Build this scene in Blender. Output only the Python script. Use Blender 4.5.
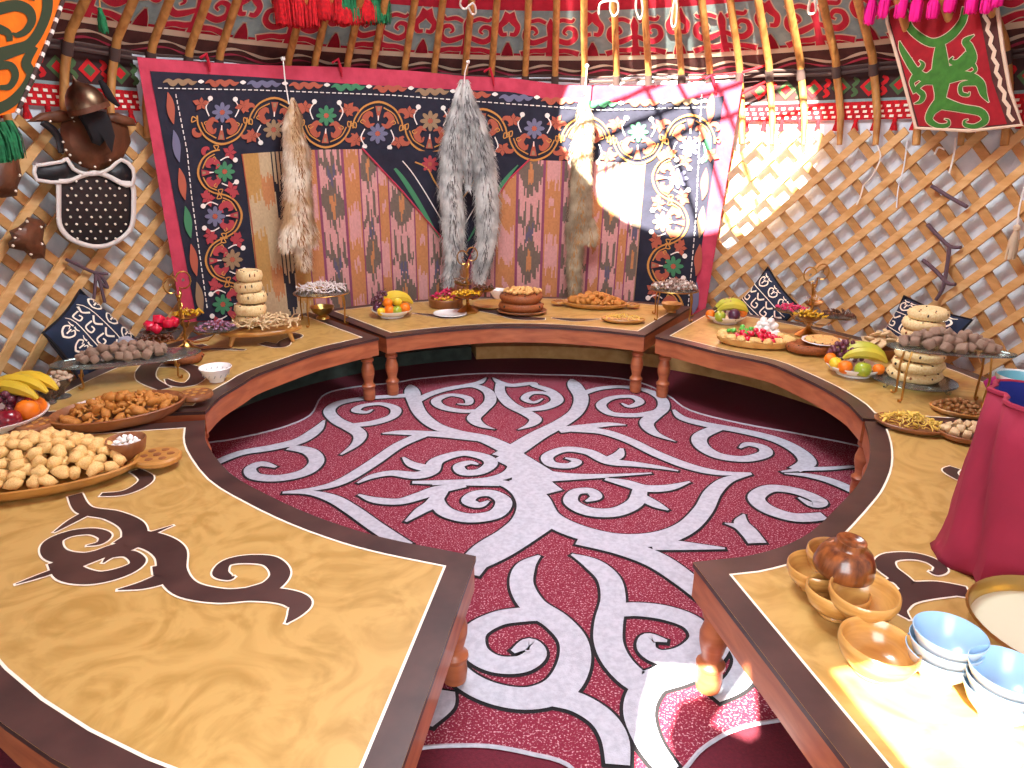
import bpy, bmesh, math, random
import numpy as np
from mathutils import Vector, Matrix, noise
rnd = random.Random(7)
PI = math.pi
scn = bpy.context.scene
for o in list(bpy.data.objects): bpy.data.objects.remove(o)

# ------------------------------------------------------------------ camera
FPX, PITCH, ROLL, EYE = 700.0, math.radians(18.8), math.radians(0.5), 1.25
CX, CY = 0.126, 2.626                      # middle of the yurt
FW = np.array([0, math.cos(PITCH), -math.sin(PITCH)])
R0 = np.array([1.0, 0, 0]); U0 = np.cross(R0, FW)
RT = math.cos(ROLL) * R0 + math.sin(ROLL) * U0
UP = -math.sin(ROLL) * R0 + math.cos(ROLL) * U0
cam_d = bpy.data.cameras.new('camera'); cam = bpy.data.objects.new('camera', cam_d)
scn.collection.objects.link(cam)
cam_d.sensor_width = 36; cam_d.lens = 36 * FPX / 1024; cam_d.clip_start = 0.02
cam.matrix_world = Matrix(((RT[0], UP[0], -FW[0], 0), (RT[1], UP[1], -FW[1], 0), (RT[2], UP[2], -FW[2], EYE), (0, 0, 0, 1)))
scn.camera = cam

# ------------------------------------------------------------------ light
scn.view_settings.view_transform = 'Standard'; scn.view_settings.look = 'None'
scn.view_settings.gamma = 1; scn.view_settings.use_curve_mapping = False
scn.view_settings.exposure = 0.0
w = bpy.data.worlds.new('sky'); scn.world = w; w.use_nodes = True
bg = w.node_tree.nodes['Background']; bg.inputs[0].default_value = (0.75, 0.87, 1, 1); bg.inputs[1].default_value = 1.5
SUN = Vector((0.98, 2.14, -1.88)).normalized()
sl = bpy.data.lights.new('sun', 'SUN'); sl.energy = 70; sl.angle = 0.009; sl.color = (1, 0.93, 0.8)
so = bpy.data.objects.new('sun', sl); scn.collection.objects.link(so); so.rotation_euler = SUN.to_track_quat('-Z', 'Y').to_euler()
def area(name, loc, to, sx, sy, e, col):
    l = bpy.data.lights.new(name, 'AREA'); l.shape = 'RECTANGLE'; l.size = sx; l.size_y = sy; l.energy = e; l.color = col
    o = bpy.data.objects.new(name, l); scn.collection.objects.link(o); o.location = loc
    o.rotation_euler = (Vector(to) - Vector(loc)).to_track_quat('-Z', 'Y').to_euler()
area('crown_daylight', (CX, CY, 3.12), (CX, CY + 0.05, 0), 1.2, 1.2, 122, (0.86, 0.94, 1))
area('door_daylight', (0.1, -0.15, 1.25), (CX, CY + .6, 0.75), 1.0, 1.5, 54, (0.97, 0.98, 1))

# ------------------------------------------------------------------ pixel -> surfaces of the place
TZ = 0.30
def ray(u, v): return FW + (u - 512) / FPX * RT + (384 - v) / FPX * UP
def TP(u, v, z=TZ):
    d = ray(u, v); t = (z - EYE) / d[2]; return (d[0] * t, d[1] * t)
FZ = -0.055
def FP(u, v): return TP(u, v, FZ)
def WP(u, v, R):
    d = ray(u, v); a = d[0]**2 + d[1]**2; b = -(d[0] * CX + d[1] * CY); c = CX**2 + CY**2 - R * R
    t = (-b + math.sqrt(max(b * b - a * c, 0))) / a
    return Vector((d[0] * t, d[1] * t, EYE + d[2] * t))
def SZ(u, v, R=2.37):
    p = WP(u, v, R); return (math.atan2(p.x - CX, p.y - CY) * 2.37, p.z)
def CYL(s, z, R): a = s / 2.37; return Vector((CX + R * math.sin(a), CY + R * math.cos(a), z))
def pxm(u, v, z=TZ):                        # metres per pixel at that place
    x, y = TP(u, v, z); return float(np.dot(np.array([x, y, z - EYE]), FW)) / FPX

# ------------------------------------------------------------------ materials
def lin(h):
    if isinstance(h, tuple): return h
    c = [int(h[i:i + 2], 16) / 255 for i in (0, 2, 4)]
    return tuple(x / 12.92 if x <= .04045 else ((x + .055) / 1.055)**2.4 for x in c)
MATS = {}
def mat(name, col, rough=.6, metal=0, c2=None, nscale=8, stretch=(1, 1, 1), detail=4, ramp=(.35, .65), bump=0, bscale=40, dist=0, sheen=0, coat=0, glass=None, sss=0, ior=None):
    m = bpy.data.materials.new(name); m.use_nodes = True; MATS[name] = m
    nt = m.node_tree; N = nt.nodes; L = nt.links; b = N['Principled BSDF']
    b.inputs['Base Color'].default_value = (*lin(col), 1); b.inputs['Roughness'].default_value = rough; b.inputs['Metallic'].default_value = metal
    if coat: b.inputs['Coat Weight'].default_value = coat; b.inputs['Coat Roughness'].default_value = .12
    if sheen: b.inputs['Sheen Weight'].default_value = sheen
    if glass: b.inputs['Transmission Weight'].default_value = glass; b.inputs['IOR'].default_value = ior or 1.3
    if sss: b.inputs['Subsurface Weight'].default_value = sss; b.inputs['Subsurface Radius'].default_value = (.01, .006, .003)
    if c2 or bump:
        tc = N.new('ShaderNodeTexCoord'); mp = N.new('ShaderNodeMapping'); L.new(tc.outputs['Object'], mp.inputs[0]); mp.inputs['Scale'].default_value = stretch
    if c2:
        n = N.new('ShaderNodeTexNoise'); n.inputs['Scale'].default_value = nscale; n.inputs['Detail'].default_value = detail; n.inputs['Distortion'].default_value = dist
        r = N.new('ShaderNodeValToRGB'); r.color_ramp.elements[0].position = ramp[0]; r.color_ramp.elements[1].position = ramp[1]
        r.color_ramp.elements[0].color = (*lin(col), 1); r.color_ramp.elements[1].color = (*lin(c2), 1)
        L.new(mp.outputs[0], n.inputs[0]); L.new(n.outputs[0], r.inputs[0]); L.new(r.outputs[0], b.inputs['Base Color'])
    if bump:
        n2 = N.new('ShaderNodeTexNoise'); n2.inputs['Scale'].default_value = bscale; n2.inputs['Detail'].default_value = 3
        bp = N.new('ShaderNodeBump'); bp.inputs['Strength'].default_value = bump; bp.inputs['Distance'].default_value = .01
        L.new(mp.outputs[0], n2.inputs[0]); L.new(n2.outputs[0], bp.inputs['Height']); L.new(bp.outputs[0], b.inputs['Normal'])
    return m
def vcmat(name, rough=.8):                  # colour read from the mesh's own colour attribute (woven pattern)
    m = bpy.data.materials.new(name); m.use_nodes = True; N = m.node_tree.nodes
    a = N.new('ShaderNodeAttribute'); a.attribute_name = 'Col'; m.node_tree.links.new(a.outputs['Color'], N['Principled BSDF'].inputs['Base Color'])
    N['Principled BSDF'].inputs['Roughness'].default_value = rough; MATS[name] = m; return m
M = MATS
mat('felt_wall', 'e6eaee', .95, c2='d0d8e0', nscale=14, bump=.15, bscale=90)
mat('floor_dark', '3d1018', .95, c2='33090f', nscale=30)
mat('carpet_plain', '641226', .95, c2='560d20', nscale=120, bump=.3, bscale=300)
mat('carpet_fleck', '7d1632', .95, c2='d0a0a8', nscale=190, detail=2, ramp=(.56, .68), bump=.4, bscale=300)
mat('felt_white', 'b9bac4', .95, c2='a7a8b3', nscale=60, bump=.25, bscale=250)
mat('felt_black', '151216', .95)
mat('table_wood', 'bc9856', .42, c2='a68241', nscale=5.5, detail=9, dist=3.2, ramp=(.42, .66), coat=.15)
mat('table_dark', '34211f', .42, c2='49302b', nscale=9, detail=5, coat=.15)
mat('line_white', 'efe6d2', .6)
mat('apron_wood', 'b4683f', .45, c2='97502f', nscale=7, stretch=(1, 1, 5), detail=5, dist=.5, coat=.2)
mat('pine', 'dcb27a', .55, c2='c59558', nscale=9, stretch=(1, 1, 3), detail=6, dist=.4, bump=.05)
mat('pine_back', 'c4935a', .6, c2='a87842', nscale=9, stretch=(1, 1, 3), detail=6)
mat('pole_wood', 'c89250', .5, c2='9c6932', nscale=12, stretch=(2, 2, .6), detail=6, dist=.6)
mat('red_felt', 'c4203a', .95, c2='ae182f', nscale=20, bump=.2, bscale=120)
mat('grey_felt', '8fa09f', .95, c2='7a8b8b', nscale=18, bump=.2, bscale=120)
mat('cream_felt', 'd9bfa4', .95)
mat('brown_felt', '5c322c', .95, c2='472420', nscale=15)
mat('maroon_felt', '5e1620', .95)
mat('cloth_pink', 'c44058', .9, c2='b0344a', nscale=12, bump=.25, bscale=45)
mat('cloth_navy', '1b1b2b', .9, c2='232334', nscale=15, bump=.2, bscale=60)
mat('band_red', 'c01a20', .95)
mat('band_green', '46603a', .95)
mat('band_dark', '3c2423', .95)
mat('yarn_red', 'd3101c', .95, c2='9c0a16', nscale=60); mat('yarn_green', '1f7a48', .95, c2='175c38', nscale=50); mat('yarn_pink', 'f0128c', .9); mat('yarn_beige', 'cdb89a', .95)
mat('emb_gold', 'bf8642', .8); mat('emb_rust', 'a8553f', .8); mat('emb_red', 'a63a42', .8); mat('emb_green', '3e7f58', .8)
mat('emb_violet', '6b6b86', .8); mat('emb_white', 'e8e2da', .8); mat('emb_tan', '94795a', .8)
vcmat('ikat')
mat('orange_felt', 'f07a12', .95, c2='e06a0a', nscale=20); mat('olive_felt', '33402a', .95); mat('panel_red', '9e1420', .95, c2='8c101b', nscale=20); mat('panel_green', '3f7a2a', .95, c2='346a24', nscale=30)
mat('leather', '6e4129', .5, c2='512e19', nscale=12, bump=.2, bscale=60); mat('leather_black', '0d0e14', .5, bump=.15, bscale=70); mat('leather_white', 'd6d0c8', .6)
mat('steel', 'b9b4a8', .3, 1); mat('helmet_metal', '97836c', .35, 1, c2='5f4c3a', nscale=10)
mat('string_white', 'e6e2da', .8); mat('braid_purple', '5f4a52', .9); mat('braid_pinkred', 'b3162f', .9)
mat('fur_tan', 'c9a478', .9, c2='efe2cc', nscale=7, ramp=(.4, .6)); mat('fur_brown', '7e4f2a', .9, c2='a8743f', nscale=12)
mat('fur_grey', '8f8f8c', .9, c2='d5d3cd', nscale=10, ramp=(.35, .6)); mat('fur_dark', '4b4a4a', .9, c2='77736e', nscale=10)
mat('fur_mix', '8d7a60', .9, c2='c3b294', nscale=9, ramp=(.4, .65)); mat('fur_rust', 'a06a30', .9, c2='b98a50', nscale=9)
mat('hide', 'cbbfae', .9)
mat('cushion_navy', '1c2c46', .85, c2='16233a', nscale=20, bump=.1, bscale=200)
mat('gold', 'b58a48', .3, 1); mat('brass', 'c4a45e', .3, 1)
def thin_glass(name, col, k):                # clear sheet glass: mostly see-through with a sharp reflection
    m = bpy.data.materials.new(name); m.use_nodes = True; N = m.node_tree.nodes; L = m.node_tree.links; MATS[name] = m; N.remove(N['Principled BSDF'])
    t = N.new('ShaderNodeBsdfTransparent'); t.inputs[0].default_value = (*lin(col), 1); g = N.new('ShaderNodeBsdfGlossy'); g.inputs['Roughness'].default_value = .06
    f = N.new('ShaderNodeFresnel'); f.inputs[0].default_value = 1.45; mx = N.new('ShaderNodeMixShader'); d = N.new('ShaderNodeBsdfDiffuse'); d.inputs[0].default_value = (*lin('c9cfcb'), 1); m2 = N.new('ShaderNodeMixShader'); m2.inputs[0].default_value = k
    L.new(f.outputs[0], mx.inputs[0]); L.new(t.outputs[0], mx.inputs[1]); L.new(g.outputs[0], mx.inputs[2]); L.new(mx.outputs[0], m2.inputs[1]); L.new(d.outputs[0], m2.inputs[2]); L.new(m2.outputs[0], N['Material Output'].inputs[0])
thin_glass('glass', 'f2f6f3', .05); thin_glass('glass_amber', 'c79a5c', .12)
mat('china', 'efeeea', .2, coat=.4); mat('china_blue', 'a2c9e6', .25, coat=.2); mat('china_print', '9aa3a5', .4)
mat('dish_wood', '9a6236', .45, c2='7a4826', nscale=10, stretch=(1, 4, 1), detail=5, coat=.3)
mat('dish_light', 'c08a45', .4, c2='a8722f', nscale=10, stretch=(1, 4, 1), detail=5, coat=.4)
mat('bowl_wood', 'd8a65c', .3, c2='b57f3c', nscale=9, stretch=(1, 1, 7), detail=5, coat=.7, dist=.3)
mat('bowl_dark', '94552a', .3, c2='54290f', nscale=9, stretch=(6, 6, .5), detail=3, coat=.5, dist=.15)
mat('dough', 'e6c27e', .6, c2='cf9a4c', nscale=14, ramp=(.4, .75), bump=.15, bscale=30)
mat('fried', 'c98a3a', .55, c2='a4611f', nscale=25, ramp=(.35, .7), bump=.3, bscale=60)
mat('nan_crust', 'e2b872', .65, c2='c98d45', nscale=16, ramp=(.4, .7), bump=.2, bscale=30); mat('nan_pale', 'e2cc98', .65, c2='cfab6a', nscale=14, ramp=(.42, .75), bump=.2, bscale=30); mat('nan_dark', '9a5526', .6, c2='7c3f1a', nscale=18, bump=.2)
mat('seed', '3a2a20', .7)
mat('halva', 'ab917c', .8, c2='8a6d58', nscale=60, bump=.5, bscale=90); mat('kurt', 'c7b59c', .8, c2='a58d72', nscale=60)
mat('candy_white', 'e3dcd6', .5, c2='c4b4ac', nscale=60); mat('choc', '5a3526', .4, c2='c8b6a6', nscale=50, ramp=(.5, .6)); mat('choc_wrap', 'cfc6bd', .35)
mat('candy_red', 'd4183e', .25, coat=.5); mat('candy_pink', 'd4225e', .3, coat=.3); mat('candy_yellow', 'd8a91e', .35, coat=.3); mat('candy_green', '4fae3a', .3, coat=.4)
mat('candy_purple', '7a3f5e', .35, c2='b089a0', nscale=80); mat('candy_brown', '5a3320', .4, coat=.2)
mat('pasta', 'e3c45e', .5, c2='d2ad3f', nscale=40); mat('nuts', '9a6a36', .6, c2='7c4f24', nscale=50); mat('strip', 'dcc49a', .6, c2='c0a070', nscale=30)
mat('banana', 'd9b92e', .45, c2='bfa428', nscale=5); mat('banana_green', 'a9b23a', .45, c2='c7b83a', nscale=5); mat('banana_tip', '4a3a1c', .7)
mat('orange', 'e8780f', .4, bump=.15, bscale=160); mat('apple_red', '8a1526', .25, c2='6a0d1d', nscale=8, coat=.4); mat('apple_green', 'a3b437', .3, c2='8ea52c', nscale=8, coat=.4); mat('lemon', 'e3c22e', .4)
mat('plum', '3c1730', .3, c2='50203c', nscale=10, coat=.3); mat('grape', '4e2230', .35, c2='6d3344', nscale=30, coat=.2); mat('grape_pink', '9c4450', .35, c2='7a3040', nscale=30, coat=.2)
mat('stem', '6b5530', .8)
mat('sugar', 'f2efe9', .6); mat('bag_red', '931a38', .85, c2='82142f', nscale=6, bump=.12, bscale=25); mat('bag_blue', '17277e', .85); mat('bag_magenta', 'a01060', .8); mat('teal', '6fb6c4', .3, coat=.3)
mat('kumis', 'cfcdb0', .35); mat('mat_tan', 'c79a62', .9, c2='b3824b', nscale=14, bump=.3); mat('mat_green', '3b463f', .9, c2='2c352f', nscale=14)
mat('rope_dark', '4a3833', .9); mat('door_wood', '7c4a28', .6, c2='5f371d', nscale=8, stretch=(1, 1, .2))
mat('label_yellow', 'e9c21c', .5); mat('black_plastic', '15120f', .4)

# ------------------------------------------------------------------ mesh builder
class MB:
    def __init__(s): s.v = []; s.f = []; s.m = []; s.mats = []; s.col = None
    def mi(s, name):
        if name not in s.mats: s.mats.append(name)
        return s.mats.index(name)
    def add(s, vs, fs, m):
        o = len(s.v); k = s.mi(m); s.v += [tuple(p) for p in vs]
        for f in fs: s.f.append([i + o for i in f]); s.m.append(k)
    def box(s, c, d, m, rz=0, mx=None):
        x, y, z = [q / 2 for q in d]; vs = [Vector((a * x, b * y, e * z)) for e in (-1, 1) for b in (-1, 1) for a in (-1, 1)]
        R = mx or Matrix.Rotation(rz, 3, 'Z'); vs = [R @ p + Vector(c) for p in vs]
        s.add(vs, [(0, 2, 3, 1), (4, 5, 7, 6), (0, 1, 5, 4), (2, 6, 7, 3), (0, 4, 6, 2), (1, 3, 7, 5)], m)
    def prism(s, P, z0, z1, m, mtop=None):
        n = len(P); A = sum(P[i][0] * P[(i + 1) % n][1] - P[(i + 1) % n][0] * P[i][1] for i in range(n))
        if A < 0: P = P[::-1]
        s.add([(x, y, z0) for x, y in P] + [(x, y, z1) for x, y in P], [tuple(range(n))[::-1]] + [(i, (i + 1) % n, n + (i + 1) % n, n + i) for i in range(n)], m)
        s.add([(x, y, z1) for x, y in P], [tuple(range(n))], mtop or m)
    def lathe(s, prof, m, c=(0, 0, 0), seg=24, mx=None, sx=1, sy=1, wob=None, caps=True):
        n = len(prof); vs = []; fs = []
        for r, z in prof:
            for i in range(seg):
                a = 2 * PI * i / seg; k = 1 + (wob(a) if wob else 0)
                p = Vector((r * k * math.cos(a) * sx, r * k * math.sin(a) * sy, z)); vs.append((mx @ p if mx else p) + Vector(c))
        for j in range(n - 1):
            for i in range(seg): k = (i + 1) % seg; fs.append((j * seg + i, j * seg + k, (j + 1) * seg + k, (j + 1) * seg + i))
        if caps and prof[0][0] > 1e-6: fs.append(tuple(range(seg))[::-1])
        if caps and prof[-1][0] > 1e-6: fs.append(tuple((n - 1) * seg + i for i in range(seg)))
        s.add(vs, fs, m)
    def tube(s, P, r, m, seg=8, closed=False, flat=1.0):
        P = [Vector(p) for p in P]; n = len(P); rr = r if isinstance(r, (list, tuple)) else [r] * n
        vs = []; fs = []; prev = None
        for i in range(n):
            a = P[(i - 1) % n] if closed or i > 0 else P[i]; b = P[(i + 1) % n] if closed or i < n - 1 else P[i]
            t = (b - a).normalized() if (b - a).length > 1e-9 else Vector((0, 0, 1))
            if prev is None: prev = t.orthogonal().normalized() if abs(t.z) > .95 else Vector((0, 0, 1)).cross(t).normalized()
            x = (prev - t * prev.dot(t)); x = x.normalized() if x.length > 1e-6 else t.orthogonal().normalized(); prev = x; y = t.cross(x)
            for k in range(seg): q = 2 * PI * k / seg; vs.append(P[i] + x * math.cos(q) * rr[i] + y * math.sin(q) * rr[i] * flat)
        for i in range(n if closed else n - 1):
            j = (i + 1) % n
            for k in range(seg): l = (k + 1) % seg; fs.append((i * seg + k, i * seg + l, j * seg + l, j * seg + k))
        if not closed: fs.append(tuple(range(seg))[::-1]); fs.append(tuple((n - 1) * seg + k for k in range(seg)))
        s.add(vs, fs, m)
    def ball(s, c, r, m, sub=2, amp=0, freq=3, seed=0, mx=None):
        bm = bmesh.new(); bmesh.ops.create_icosphere(bm, subdivisions=sub, radius=1)
        rx, ry, rz = r if isinstance(r, (tuple, list)) else (r, r, r); vs = []
        for q in bm.verts:
            k = 1 + (amp * noise.noise(q.co * freq + Vector((seed * 7.3, seed * 1.7, 0))) if amp else 0)
            p = Vector((q.co.x * rx, q.co.y * ry, q.co.z * rz)) * k; vs.append((mx @ p if mx else p) + Vector(c))
        bm.verts.index_update(); s.add(vs, [[q.index for q in f.verts] for f in bm.faces], m); bm.free()
    def ribbon(s, pts, fn, m, off=0, grow=0, sub=6, lift=None):      # pts (x, y, width); fn(x, y, off) -> 3D
        P = smooth(pts, sub); n = len(P); vs = []; fs = []
        for i in range(n):
            a = P[max(i - 1, 0)]; b = P[min(i + 1, n - 1)]; dx, dy = b[0] - a[0], b[1] - a[1]; l = math.hypot(dx, dy) or 1
            h = P[i][2] / 2 + grow; x, y = P[i][0], P[i][1]
            if grow and i == 0: x -= dx / l * grow; y -= dy / l * grow
            if grow and i == n - 1: x += dx / l * grow; y += dy / l * grow
            vs += [fn(x - dy / l * h, y + dx / l * h, off), fn(x + dy / l * h, y - dx / l * h, off)]
        for i in range(n - 1): fs.append((2 * i, 2 * i + 1, 2 * i + 3, 2 * i + 2))
        s.add(vs, fs, m)
    def poly(s, pts, fn, m, off=0):
        s.add([fn(x, y, off) for x, y in pts], [tuple(range(len(pts)))], m)
    def build(s, name, parent=None, at=(0, 0, 0), flat=False, ang=40, solid=0):
        me = bpy.data.meshes.new(name); O = Vector(at)
        me.from_pydata([Vector(p) - O for p in s.v], [], s.f)
        for k in s.mats: me.materials.append(M[k])
        me.polygons.foreach_set('material_index', s.m)
        if not flat:
            me.polygons.foreach_set('use_smooth', [True] * len(s.f))
            try: me.set_sharp_from_angle(angle=math.radians(ang))
            except Exception: pass
        me.update(); o = bpy.data.objects.new(name, me); scn.collection.objects.link(o)
        if parent is not None:
            o.parent = parent
        else: o.location = O
        if solid: md = o.modifiers.new('thickness', 'SOLIDIFY'); md.thickness = solid; md.offset = 0
        return o
def smooth(pts, sub=6):
    n = len(pts)
    if n < 3 or sub < 2: return [tuple(p) for p in pts]
    out = []
    for i in range(n - 1):
        p0, p1, p2, p3 = pts[max(i - 1, 0)], pts[i], pts[i + 1], pts[min(i + 2, n - 1)]
        for k in range(sub):
            t = k / sub
            out.append(tuple(.5 * (2 * b + (c - a) * t + (2 * a - 5 * b + 4 * c - d) * t * t + (3 * b - a - 3 * c + d) * t**3) for a, b, c, d in zip(p0, p1, p2, p3)))
    out.append(tuple(pts[-1])); return out
def inset(P, d):                             # offset a closed outline inwards
    n = len(P); A = sum(P[i][0] * P[(i + 1) % n][1] - P[(i + 1) % n][0] * P[i][1] for i in range(n)); sg = 1 if A > 0 else -1; out = []
    for i in range(n):
        a, b, c = [Vector(P[(i + k) % n]) for k in (-1, 0, 1)]
        t1 = (b - a).normalized(); t2 = (c - b).normalized(); n1 = Vector((-t1.y, t1.x)) * sg; n2 = Vector((-t2.y, t2.x)) * sg
        q = (n1 + n2); q = q / max(q.length_squared / 2, .35); out.append(tuple(b + q * d))
    return out
def tag(o, label, cat, group=None, kind=None):
    o['label'] = label; o['category'] = cat
    if group: o['group'] = group
    if kind: o['kind'] = kind
    return o
def structure(o): o['kind'] = 'structure'; return o
def thing(name, loc, label, cat, group=None, rz=0):
    o = bpy.data.objects.new(name, None); o.empty_display_size = .05; scn.collection.objects.link(o); o.location = loc; o.rotation_euler = (0, 0, rz)
    return tag(o, label, cat, group)
def copy_thing(src, loc, label, rz=None, group=None, scale=None):
    c = src.copy(); scn.collection.objects.link(c); c.location = loc; c['label'] = label
    if rz is not None: c.rotation_euler = (0, 0, rz)
    if scale is not None: c.scale = (scale,) * 3
    if group: c['group'] = group
    for k in list(src.children):
        d = k.copy(); scn.collection.objects.link(d); d.parent = c
        for g in list(k.children): e = g.copy(); scn.collection.objects.link(e); e.parent = d
    return c
def put(o, loc, rot=(0, 0, 0), scale=1): o.location = loc; o.rotation_euler = rot; o.scale = (scale,) * 3 if not isinstance(scale, tuple) else scale; return o
ORD = 'first second third fourth fifth sixth seventh eighth ninth tenth eleventh twelfth thirteenth fourteenth fifteenth sixteenth seventeenth eighteenth nineteenth twentieth'.split()
ORD += ['twenty-' + q for q in ORD[:9]] + ['thirtieth'] + ['thirty-' + q for q in ORD[:9]]

# ------------------------------------------------------------------ room shell
def shell(name, a0, a1, R, z0, z1, m, seg=40, thick=.03):
    b = MB(); vs = []; n = seg
    for R_ in (R, R + thick):
        for z in (z0, z1):
            for i in range(n + 1):
                a = math.radians(a0 + (a1 - a0) * i / n); vs.append((CX + R_ * math.sin(a), CY + R_ * math.cos(a), z))
    k = n + 1; fs = []
    for i in range(n): fs += [(i, i + 1, k + i + 1, k + i), (2 * k + i, 3 * k + i, 3 * k + i + 1, 2 * k + i + 1), (k + i, k + i + 1, 3 * k + i + 1, 3 * k + i), (i, 2 * k + i, 2 * k + i + 1, i + 1)]
    b.add(vs, fs, m); return b
fl = MB(); fl.prism([(CX + 3.6 * math.cos(2 * PI * i / 48), CY + 3.6 * math.sin(2 * PI * i / 48)) for i in range(48)], FZ - .06, FZ, 'floor_dark'); structure(fl.build('floor'))
WR = 2.45
structure(shell('x', -55, 40, WR, FZ, 1.74, 'felt_wall').build('wall_back'))
structure(shell('x', -163, -55, WR, FZ, 1.74, 'felt_wall').build('wall_left'))
structure(shell('x', 40, 161, WR, FZ, 1.74, 'felt_wall').build('wall_right'))
structure(shell('x', -197, -163, WR, 1.62, 1.74, 'felt_wall').build('wall_front'))
CS, SN = .725, .689
def CONE(s, h, off=0): return CYL(s, 1.70 + SN * h - CS * off, 2.44 - CS * h - SN * off)
HTOP = 2.19
b = MB(); n = 72; hs = [-.04, .13, .6, 1.2, 1.8, HTOP]; vs = [CONE(2.37 * 2 * PI * i / n, h, o) for o in (0, -.03) for h in hs for i in range(n)]; fs = []
for q in range(2):
    for j in range(5):
        for i in range(n):
            k = (i + 1) % n; a = q * 6 * n + j * n; fs.append((a + i, a + k, a + n + k, a + n + i))
for j in (0, 5):
    for i in range(n): k = (i + 1) % n; fs.append((j * n + i, j * n + k, (6 + j) * n + k, (6 + j) * n + i))
b.add(vs, fs, 'red_felt'); structure(b.build('ceiling'))

# felt lining strip under the poles with its scrolls (the visible arc)
S0, S1 = -4.3, 4.3
def strip(b, f, s0, s1, h0, h1, m, off, n=90):
    vs = []; 
    for i in range(n + 1):
        s = s0 + (s1 - s0) * i / n; vs += [f(s, h0, off), f(s, h1, off)]
    b.add(vs, [(2 * i, 2 * i + 2, 2 * i + 3, 2 * i + 1) for i in range(n)], m)
lin_ = thing('felt_lining', (CX, CY, 1.70), 'red felt roof lining with grey scrolls and a wavy brown hem under the poles', 'roof felt')
b = MB(); strip(b, CONE, S0, S1, .165, .47, 'grey_felt', .004); b.build('grey_ground', lin_, lin_.location)
b = MB(); P_ = .56
horn = [[(0, .15, .07), (0, .22, .05), (0, .30, .045), (0, .37, .06), (0, .42, .012)], [(.01, .29, .03), (.06, .265, .045), (.12, .25, .05), (.165, .285, .045), (.16, .34, .04), (.115, .355, .034), (.09, .325, .024), (.11, .305, .012)],
        [(0, .205, .04), (.05, .19, .045), (.11, .19, .04), (.19, .165, .05)], [(.03, .39, .03), (.08, .41, .035), (.14, .40, .03), (.16, .42, .02)],
        [(.28, .45, .09), (.25, .40, .06), (.22, .36, .045), (.235, .31, .04), (.27, .31, .03)], [(.28, .15, .10), (.28, .20, .07), (.28, .25, .015)]]
for q, (m, g, off) in enumerate((('cream_felt', .006, .006), ('red_felt', 0, .009))):
    i = -8
    while i * P_ < S1:
        for st in horn:
            for sx in ((1, -1) if st[1][0] or st[0][0] else (1,)):
                b.ribbon([(i * P_ + sx * x + .1, h, w_ * .8) for x, h, w_ in st], lambda s, h, o: CONE(s, h, o), m, off, g)
        i += 1
b.build('scrolls', lin_, lin_.location)
b = MB(); strip(b, CONE, S0, S1, .115, .15, 'cream_felt', .006); strip(b, CONE, S0, S1, -.03, .12, 'brown_felt', .005)
wv = [(S0 + i * .065, .055 + .022 * math.sin(i * 1.05), .014 + .008 * math.sin(i * 2.1)) for i in range(int((S1 - S0) / .065))]
b.ribbon(wv, CONE, 'cream_felt', .008, sub=3)
b.ribbon([(s, h - .035, w_ * .8) for s, h, w_ in wv], CONE, 'cloth_pink', .009, sub=3)
b.build('wavy_hem', lin_, lin_.location)
b = MB()
for dz, rr in ((0, .010), (.026, .008)): b.tube([CYL(-4.3 + i * .1, 1.655 + dz + .006 * math.sin(i * .9), 2.385 - .01) for i in range(87)], rr, 'rope_dark', 6)
tag(b.build('girth_rope'), 'dark rope belt wound round the yurt at the bend of the poles', 'rope')

# woven band and fringe under it (runs along the wall behind the poles)
def CW(R): return lambda s, z, o: CYL(s, z, R - o)
def band(s0, s1, lab1, lab2):
    L_ = CYL((s0 + s1) / 2, 1.5, 2.41)
    t = thing('woven_band', L_, lab1, 'woven band'); b = MB(); f = CW(2.425)
    strip(b, f, s0, s1, 1.515, 1.695, 'band_dark', 0, 40); strip(b, f, s0, s1, 1.50, 1.515, 'grey_felt', .002, 40); b.build('ground', t, L_)
    b = MB(); s = s0 + .05; k = 0
    while s < s1 - .1:
        g = ('band_green', 'band_red')[k % 2]; h = ('band_red', 'band_green')[k % 2]
        b.poly([(s, 1.578), (s + .055, 1.63), (s + .11, 1.578), (s + .055, 1.525)], f, h, .004)
        b.poly([(s + .025, 1.578), (s + .055, 1.606), (s + .085, 1.578), (s + .055, 1.55)], f, g, .006)
        for sg in (1, -1): b.ribbon([(s + .115, 1.578 + sg * .005, .02), (s + .14, 1.578 + sg * .03, .024), (s + .115, 1.578 + sg * .048, .012)], f, h, .004, sub=3)
        s += .155; k += 1
    b.build('woven_pattern', t, L_)
    t = thing('fringe_band', CYL((s0 + s1) / 2, 1.43, 2.41), lab2, 'fringe'); O = t.location; b = MB()
    strip(b, f, s0, s1, 1.405, 1.50, 'yarn_red', 0, 40)
    s = s0 + .02
    while s < s1 - .03:
        for j in range(3): b.poly([(s + .012 * j, 1.48 - .026 * j), (s + .012 * j + .022, 1.48 - .026 * j), (s + .012 * j + .022, 1.467 - .026 * j), (s + .012 * j, 1.467 - .026 * j)], f, 'line_white', .003)
        s += .045
    b.build('netting', t, O); s = s0 + .05
    while s < s1:
        b = MB(); b.lathe([(.004, 1.415), (.013, 1.40), (.011, 1.39), (.022, 1.345)], 'yarn_red', (*CYL(s, 0, 2.415)[:2], 0), 8); b.build('tassel', t, O); s += .105
band(1.32, 3.3, 'red and green woven band along the wall top on the right', 'red fringe with white dots and tassels above the right lattice')
band(-4.0, -2.42, 'red and green woven band along the wall top on the left behind the helmet', 'red fringe with white dots above the armour on the left')

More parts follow.
